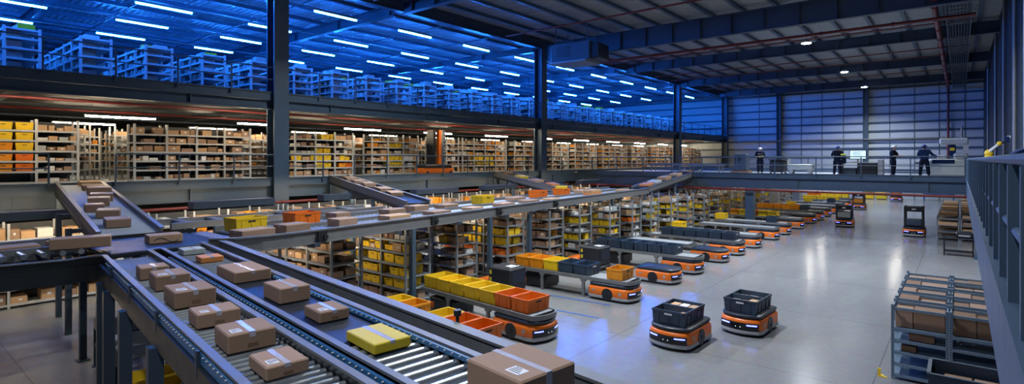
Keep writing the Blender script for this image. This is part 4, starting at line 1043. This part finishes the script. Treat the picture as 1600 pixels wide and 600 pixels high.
for i, (x, z, m) in enumerate(((-24.2, 6.75, 'red'), (-25.6, 6.5, 'red'), (-26.6, 6.62, 'darksteel'), (-27.4, 6.42, 'rail'), (-30.6, 6.5, 'red'), (-32.5, 6.3, 'darksteel'))):
    pipe((x, -5, z), (x, 70, z), .05, '%s pipe running under the upper floor, %s back from the edge' % ('red' if m == 'red' else 'grey', nth(i)), m)
pipe((-23.0, 35.4, 2.42), (.25, 35.4, 2.42), .07, 'dark red pipe along the underside of the bridge')
pipe((-22.6, -4, 2.46), (-22.6, 34, 2.46), .06, 'dark red pipe under the edge of the middle floor')
pipe((-21.8, YF-.5, 6.55), (-1.2, YF-.5, 6.55), .09, 'grey pipe along the far wall above the workers', 'rail')
t = thing('hanging_cable_tray', 'long cable tray ladder under the roof along the side wall', 'cable tray', (0, 0, 0))
for x in (-.55, .45): MB().box(x-.02, x+.02, 10, YF-.5, 11.6, 11.75).obj('side_rail', 'steel', t)
y = 12
while y < YF-.6: MB().box(-.55, .45, y, y+.05, 11.62, 11.65).obj('rung', 'steel', t); y += .8
b = MB()
for k in range(7): MB().cyl((-.45+k*.13, 10, 11.69), (-.45+k*.13, YF-.6, 11.69), .03, 6).obj('cable', 'darksteel', t)
y = 14
while y < 70:
    for x in (-.56, .43): MB().box(x, x+.03, y, y+.03, 11.6, 12.9).obj('hanger_rod', 'steel', t)
    y += 6
t = thing('hanging_air_unit', 'boxy air handling unit hung under the roof by the middle column', 'air unit', (-18.6, 29.2, 10.3), math.radians(5))
MB().cbox(-1.5, 1.2, -.9, .9, .1, 1.25, .04).obj('casing', 'steel', t); MB().cbox(1.2, 1.75, -.75, .75, .15, 1.1, .04).obj('fan_box', 'black', t); MB().box(-1.55, 1.0, -1.05, 1.0, .0, .1).obj('drip_tray', 'rackfloor', t)
MB().box(-1.1, -.1, -.92, -.9, .35, 1.05).obj('grille', 'darksteel', t)
for x in (-1.2, 1.0):
    for y in (-.8, .8): MB().box(x-.02, x+.02, y-.02, y+.02, 1.25, 2.45).obj('hanger_rod', 'steel', t)

# ------------------------------------------------------------------ people
def skin_mesh(name, chains, mats, parent, sub=1):
    vs = []; es = []; rad = []
    for ch in chains:
        prev = None
        for q in ch:
            if isinstance(q, int): prev = q; continue
            vs.append(q[0]); rad.append(q[1]); i = len(vs)-1
            if prev is not None: es.append((prev, i))
            prev = i
    me = bpy.data.meshes.new(name); me.from_pydata(vs, es, [])
    for m in mats: me.materials.append(MT[m])
    o = bpy.data.objects.new(name, me); COL.objects.link(o)
    if parent: o.parent = parent
    o.modifiers.new('skin', 'SKIN').use_smooth_shade = True
    for i, r in enumerate(rad):
        r = r if isinstance(r, tuple) else (r, r); me.skin_vertices[0].data[i].radius = r
    me.skin_vertices[0].data[0].use_root = True
    s = o.modifiers.new('sub', 'SUBSURF'); s.levels = sub; s.render_levels = sub
    return o
def person(loc, rz, label, arms, legs=None, lean=0.0, shirt='navy', pants='navy', hat='helmetw', short=False, extra=None, head=(0, 0), crouch=0.0):
    # faces -y locally; arms = ((elbow, wrist), (elbow, wrist)) for its own right (x<0) and left (x>0)
    root = thing('person', label, 'person', loc, rz)
    def ln(p):                                              # lean the trunk forward about the hips
        x, y, z = p; c, s = math.cos(lean), math.sin(lean); dz = z - .93
        return (x, y*c - dz*s, .93 + y*s + dz*c)
    L = legs or (((-.10, -.01, .50), (-.11, .03, .09)), ((.10, -.01, .50), (.11, .03, .09)))
    nk, hd = ln((0, .0, 1.47)), ln((head[0], -.02+head[1], 1.58)); tp = ln((head[0], -.01+head[1], 1.72))
    ch = [[((0, .02, .95), (.12, .09)), (ln((0, .01, 1.12)), (.12, .085)), (ln((0, .0, 1.30)), (.14, .09)), (ln((0, .01, 1.42)), (.09, .065)), (nk, .055), (hd, (.075, .09)), (tp, (.05, .06))]]
    n = 7
    nose = ln((head[0]*1.1, -.115+head[1], 1.585)); ch.append([5, (nose, .014)]); n += 1
    for s, (el, wr) in zip((-1, 1), arms):
        sh = ln((s*.19, .01, 1.40)); el = Vector(el); wr = Vector(wr); d = (wr-el).normalized(); hnd = wr + d*.07
        ch.append([2, (sh, .06), (tuple(el), .043), (tuple(wr), .028), (tuple(hnd), (.030, .016))]); hi = n + 3; n += 4
        side = d.cross(Vector((0, 0, 1))); side = side.normalized() if side.length > .1 else Vector((1, 0, 0))
        for f, (o_, l_) in enumerate(((-.03, .065), (-.01, .075), (.01, .07), (.03, .055))):
            a = hnd + side*o_ + d*.03; ch.append([hi, (tuple(a), .009), (tuple(a + d*l_*.5), .008), (tuple(a + d*l_ - Vector((0, 0, .015))), .007)]); n += 3
        a = hnd - side*.03*s; ch.append([hi, (tuple(a + d*.01 - side*.012*s), .010), (tuple(a + d*.045 - side*.022*s), .008)]); n += 2
    for s, (kn, an) in zip((-1, 1), L):
        ch.append([0, ((s*.095, .01, .84), .085), (kn, .06), (an, .042), ((an[0]+s*.01, an[1]-.10, .045), .035)]); n += 4
    body = skin_mesh('body', ch, ['skin'], root)
    # clothing
    jk = [[((0, .02, .84), (.215, .155)), (ln((0, .01, 1.10)), (.205, .15)), (ln((0, .0, 1.30)), (.225, .16)), (ln((0, .01, 1.42)), (.14, .10)), (ln((0, .0, 1.475)), .072)]]
    for s, (el, wr) in zip((-1, 1), arms):
        el = Vector(el); wr = Vector(wr); e2 = el.lerp(wr, .95) if not short else el
        jk.append([2, (ln((s*.215, .01, 1.385)), .095), (tuple(el), .075)] + ([] if short else [(tuple(e2), .055)]))
    skin_mesh('jacket' if not short else 'shirt', jk, [shirt], root)
    tr = [[((0, .02, .90), (.20, .145)), ((0, .02, 1.04), (.17, .12))]]
    for s, (kn, an) in zip((-1, 1), L): tr.append([0, ((s*.115, .01, .80), .135), (kn, .10), ((an[0], an[1], .10), .082)])
    skin_mesh('trousers', tr, [pants], root)
    for s, (kn, an) in zip((-1, 1), L):
        b = MB(); x, y = an[0], an[1]; b.loft([[(x-.05, y-.19, 0), (x+.05, y-.19, 0), (x+.05, y+.07, 0), (x-.05, y+.07, 0)], [(x-.05, y-.20, .03), (x+.05, y-.20, .03), (x+.055, y+.08, .03), (x-.055, y+.08, .03)], [(x-.04, y-.13, .09), (x+.04, y-.13, .09), (x+.05, y+.07, .12), (x-.05, y+.07, .12)]]); b.obj('boot', 'black', root)
    b = MB(); c = Vector(hd) + Vector((0, 0, .045)); rot = Matrix.Translation(c) @ Matrix.Rotation(lean*.7, 4, 'X')
    b.ball((0, 0, 0), .128, 0, 16, 8, (.92, 1.08, .95), -.05); b.cyl((0, -.02, -.012), (0, -.02, .004), .150, 16); b.box(-.10, .10, -.20, -.08, -.012, .002); b.box(-.015, .015, -.12, .12, .10, .128)
    b.v = [tuple(rot @ Vector(p)) for p in b.v]; b.obj('helmet', hat, root)
    b = MB(); b.v = []; b.box(-.062, .062, .04, .105, -.09, .0); b.v = [tuple(rot @ Vector(p)) for p in b.v]; b.obj('hair', 'blackmatt', root)
    for s in (-1, 1):
        p = ln((head[0]+s*.028, -.093+head[1], 1.605)); MB().ball(p, .010, 0, 8, 6).obj('eye', 'ink', root)
    if extra: extra(root, ln)
    return root
def vest(root, ln):
    b = MB(); pts = [ln(p) for p in ((-.2, -.11, 1.16), (.2, -.11, 1.16))]
    b = MB(); b.bar((-.24, -.19, 1.13), (.05, -.245, 1.10), .035, .075); b.bar((.24, -.19, 1.16), (-.05, -.25, 1.12), .035, .075); b.obj('reflective_band', 'hiviz', root)
    MB().box(-.10, -.03, -.137, -.130, 1.28, 1.34).obj('chest_badge', 'paper', root); MB().box(.05, .12, -.137, -.130, 1.29, 1.33).obj('name_patch', 'paper', root)
def bagged(root, ln):
    b = MB().cbox(-.46, -.22, -.02, .22, .70, 1.18, .05); bg = b.obj('shoulder_bag', 'navy', root); MB().cbox(-.45, -.2, .0, .2, 1.18, 1.26, .02).obj('bag_flap', 'hiviz', bg)
def goggles(root, ln):
    b = MB(); b.box(-.13, .13, -.14, -.08, 1.60, 1.66); b.box(-.135, .135, -.1, .12, 1.615, 1.645); b.obj('goggle_strap', 'black', root)
person((-10.15, 38.0, Z2), math.radians(12), 'person in navy with white helmet and lime cuffs, arms folded on the bridge', (((-.27, -.08, 1.13), (.03, -.20, 1.13)), ((.27, -.08, 1.15), (-.02, -.21, 1.15))), extra=vest, hat='helmetw')
person((-5.55, 36.75, Z2), math.radians(178), 'person in dark clothes and blue helmet seen from behind before the lit monitor', (((-.26, -.10, 1.14), (-.17, -.36, 1.08)), ((.29, -.02, 1.16), (.20, -.28, 1.05))), lean=.12, shirt='navy', hat='helmetb', extra=bagged, legs=(((-.13, -.01, .50), (-.16, .02, .09)), ((.13, -.01, .50), (.16, .02, .09))))
person((-2.85, 36.75, Z2), math.radians(78), 'person in navy shirt and white helmet standing sideways reaching along the rail', (((-.24, -.08, 1.14), (-.14, -.34, 1.13)), ((.24, -.14, 1.15), (.12, -.42, 1.14))), lean=.03, short=True, hat='helmetw', shirt='navy')
person((-1.48, 36.7, Z2), math.radians(186), 'person in dark clothes and blue helmet touching the cream machine', (((-.34, -.06, 1.20), (-.58, -.12, 1.08)), ((.27, -.12, 1.16), (.06, -.30, 1.30))), lean=.06, shirt='navyb', pants='navy', hat='helmetb', extra=goggles, legs=(((-.15, -.01, .50), (-.19, .02, .09)), ((.15, -.01, .50), (.19, .02, .09))))
person((1.05, 21.2, Z2), math.radians(100), 'person in a white helmet bending over on the walkway behind the posts', (((-.27, -.42, .98), (-.2, -.62, .78)), ((.27, -.42, .98), (.2, -.62, .78))), lean=1.0, hat='helmetw', shirt='navyb')
person((1.12, 16.6, Z2), math.radians(120), 'person in black bending low on the walkway at the right edge', (((-.3, -.45, .95), (-.2, -.62, .74)), ((.3, -.45, .95), (.2, -.62, .74))), lean=1.0, hat='black', shirt='blackmatt')

# ------------------------------------------------------------------ things on the bridge and walkway
t = thing('cream_machine', 'cream coloured machine with a blue window at the right end of the bridge', 'machine', (-.42, 38.2, Z2), 0)
MB().cbox(-.95, .75, -.5, .55, .0, .98, .10).obj('cabinet', 'cream', t)
MB().box(-.75, .2, -.515, -.46, .72, .93).obj('front_window', 'navyb', t)
MB().cbox(.15, .75, -.45, .5, .96, 1.30, .08).obj('side_pod', 'cream', t); MB().cbox(-.55, -.15, -.3, .3, .97, 1.18, .05).obj('control_box', 'cream', t)
MB().box(.55, .78, -.3, .4, 1.2, 2.0).obj('back_post', 'cream', t); MB().cbox(-.45, .78, -.4, .45, 1.75, 2.10, .06).obj('head', 'cream', t)
MB().cbox(-.05, .25, -.2, .2, 1.15, 1.75, .04).obj('spindle', 'navyb', t); MB().cbox(-.0, .2, -.26, -.2, 1.42, 1.58, .01).obj('spindle_lamp', 'yellow', t)
MB().cyl((.5, 0, 2.1), (.5, 0, 2.75), .05, 8).obj('exhaust_pipe', 'rail', t)
MB().cbox(-1.55, -.95, -.3, .3, .70, .80, .03).obj('side_table', 'darksteel', t); MB().cyl((-1.25, 0, 0), (-1.25, 0, .7), .05, 8).obj('table_leg', 'bumper', t)
t = thing('work_desk', 'work desk with dark cabinets on the bridge below the lit monitor', 'desk', (-4.55, 37.4, Z2), 0)
MB().box(-1.05, .95, -.4, .4, .74, .79).obj('desk_top', 'bumper', t); MB().cbox(-.05, .9, -.38, .38, .05, .73, .03).obj('cabinet', 'black', t); MB().cbox(-.75, -.1, -.35, .35, .02, .45, .03).obj('drawer_unit', 'darksteel', t)
for x in (-1.0, -.85): MB().box(x-.03, x+.03, -.36, .36, 0, .74).obj('leg', 'bumper', t)
MB().cbox(.92, 1.2, -.3, .3, .03, .95, .03).obj('side_locker', 'bumper', t)
t = thing('monitor', 'lit computer monitor standing on the bridge work desk', 'monitor', (-4.6, 37.35, Z2+.792), math.radians(4))
MB().box(-.42, .42, -.02, .04, .16, .70).obj('bezel', 'black', t); sc_ = MB().box(-.385, .385, -.026, -.021, .20, .665).obj('screen', 'screen', t)
b = MB(); [b.box(-.25+.0*i, .25-.1*(i % 3), -.028, -.0265, .40+.06*i, .425+.06*i) for i in range(4)]; b.obj('screen_lines', 'bumper', sc_)
MB().box(-.16, .16, -.1, .12, 0, .02).obj('foot', 'black', t); MB().box(-.03, .03, .02, .06, .02, .2).obj('neck', 'black', t)
t = thing('keyboard', 'slim keyboard lying before the lit monitor', 'keyboard', (-4.7, 37.1, Z2+.792)); MB().cbox(-.22, .22, -.08, .08, 0, .03, .008).obj('keyboard_case', 'bumper', t); MB().box(-.2, .2, -.06, .06, .03, .036).obj('keys', 'black', t)
t = thing('tool_cart', 'black tool cart standing beside the person with folded arms', 'cart', (-9.15, 38.4, Z2), math.radians(-10))
MB().cbox(-.45, .45, -.35, .35, .12, .88, .08).obj('body', 'blackmatt', t); MB().cbox(-.48, .48, -.38, .38, .88, .95, .02).obj('lid', 'black', t)
for x in (-.35, .35):
    for y in (-.28, .28): MB().cyl((x, y-.03, .06), (x, y+.03, .06), .06, 10).obj('caster', 'black', t)
t = thing('floor_machine', 'pale low machine behind the black tool cart on the bridge', 'machine', (-8.3, 40.6, Z2), 0)
MB().cbox(-.7, .8, -.4, .4, .25, .62, .05).obj('body', 'rackfloor', t)
for x in (-.5, .6): MB().cyl((x, -.36, .14), (x, .36, .14), .14, 12).obj('wheel', 'bumper', t)
MB().box(-.72, -.64, -.3, .3, .6, 1.0).obj('handle', 'bumper', t)
t = thing('palletised_motor', 'dark machine on a pallet left of the folded-arms person', 'machine', (-12.1, 40.6, Z2), 0)
MB().box(-.6, .6, -.5, .5, 0, .14).obj('pallet', 'cardc', t); MB().cbox(-.45, .45, -.4, .4, .14, 1.35, .06).obj('body', 'darksteel', t); MB().cyl((-.1, -.42, 1.0), (-.1, -.3, 1.0), .22, 14).obj('dial', 'black', t)
for i, (x, y, w) in enumerate(((-14.6, 40.5, 2.6), (-18.3, 42.0, 2.8))):
    t = thing('deck_conveyor', 'low grey conveyor on the bridge deck, %s from the right' % nth(i), 'conveyor', (x, y, Z2), 0)
    MB().box(-w/2, w/2, -.4, -.34, .45, .6).obj('side_rail', 'rail', t); MB().box(-w/2, w/2, .34, .4, .45, .6).obj('side_rail', 'rail', t); rollerbed(t, -w/2+.05, w/2-.05, .12, -.34, .34, .58, .03)
    for lx in (-w/2+.2, w/2-.2):
        for ly in (-.37, .37): MB().box(lx-.04, lx+.04, ly-.03, ly+.03, 0, .45).obj('leg', 'rail', t)
# yellow arm on the walkway
t = thing('robot_arm', 'yellow robot arm reaching up on the walkway beside the dark wall', 'robot arm', (1.0, 32.2, Z2), 0)
MB().cbox(-.25, .25, -.25, .25, 0, .95, .03).obj('pedestal', 'darksteel', t)
b = MB(); b.cyl((0, 0, .95), (0, 0, 1.12), .16, 14); b.ball((0, 0, 1.22), .17, 0, 12, 8); b.obj('shoulder', 'yellow', t)
b = MB(); b.cyl((.02, -.10, 1.30), (.32, -.14, 1.62), .075, 12, r2=.06); b.obj('forearm', 'white', t)
b = MB(); b.ball((.34, -.14, 1.64), .10, 0, 12, 8); b.obj('elbow', 'yellow', t)
b = MB(); b.cyl((.34, -.14, 1.64), (.52, -.16, 1.74), .05, 10); b.obj('wrist', 'black', t)
b = MB(); b.cbox(.50, .66, -.28, -.06, 1.70, 1.95, .02); b.obj('gripper', 'navyb', t); MB().box(.58, .7, -.26, -.1, 1.88, 1.98).obj('gripper_cap', 'white', t)

# ------------------------------------------------------------------ camera, world, view
cam = bpy.data.cameras.new('camera'); co = bpy.data.objects.new('camera', cam); COL.objects.link(co)
co.location = (0, 0, 4.3); co.rotation_euler = (PI/2, 0, math.radians(39.47))
cam.sensor_width = 36; cam.lens = 850/1600*36; cam.shift_y = -51/1600; cam.clip_start = .05; cam.clip_end = 300
SC.camera = co
w = bpy.data.worlds.new('hall air'); SC.world = w; w.use_nodes = True
w.node_tree.nodes['Background'].inputs[0].default_value = (.35, .55, 1, 1); w.node_tree.nodes['Background'].inputs[1].default_value = .01
vs_ = SC.view_settings; vs_.view_transform = 'Standard'; vs_.look = 'None'; vs_.gamma = 1; vs_.use_curve_mapping = False; vs_.exposure = 0.0
cy = SC.cycles; cy.max_bounces = 6; cy.diffuse_bounces = 3; cy.glossy_bounces = 3; cy.transmission_bounces = 2; cy.use_denoising = True; cy.sample_clamp_indirect = 1.5; cy.caustics_reflective = False; cy.caustics_refractive = False
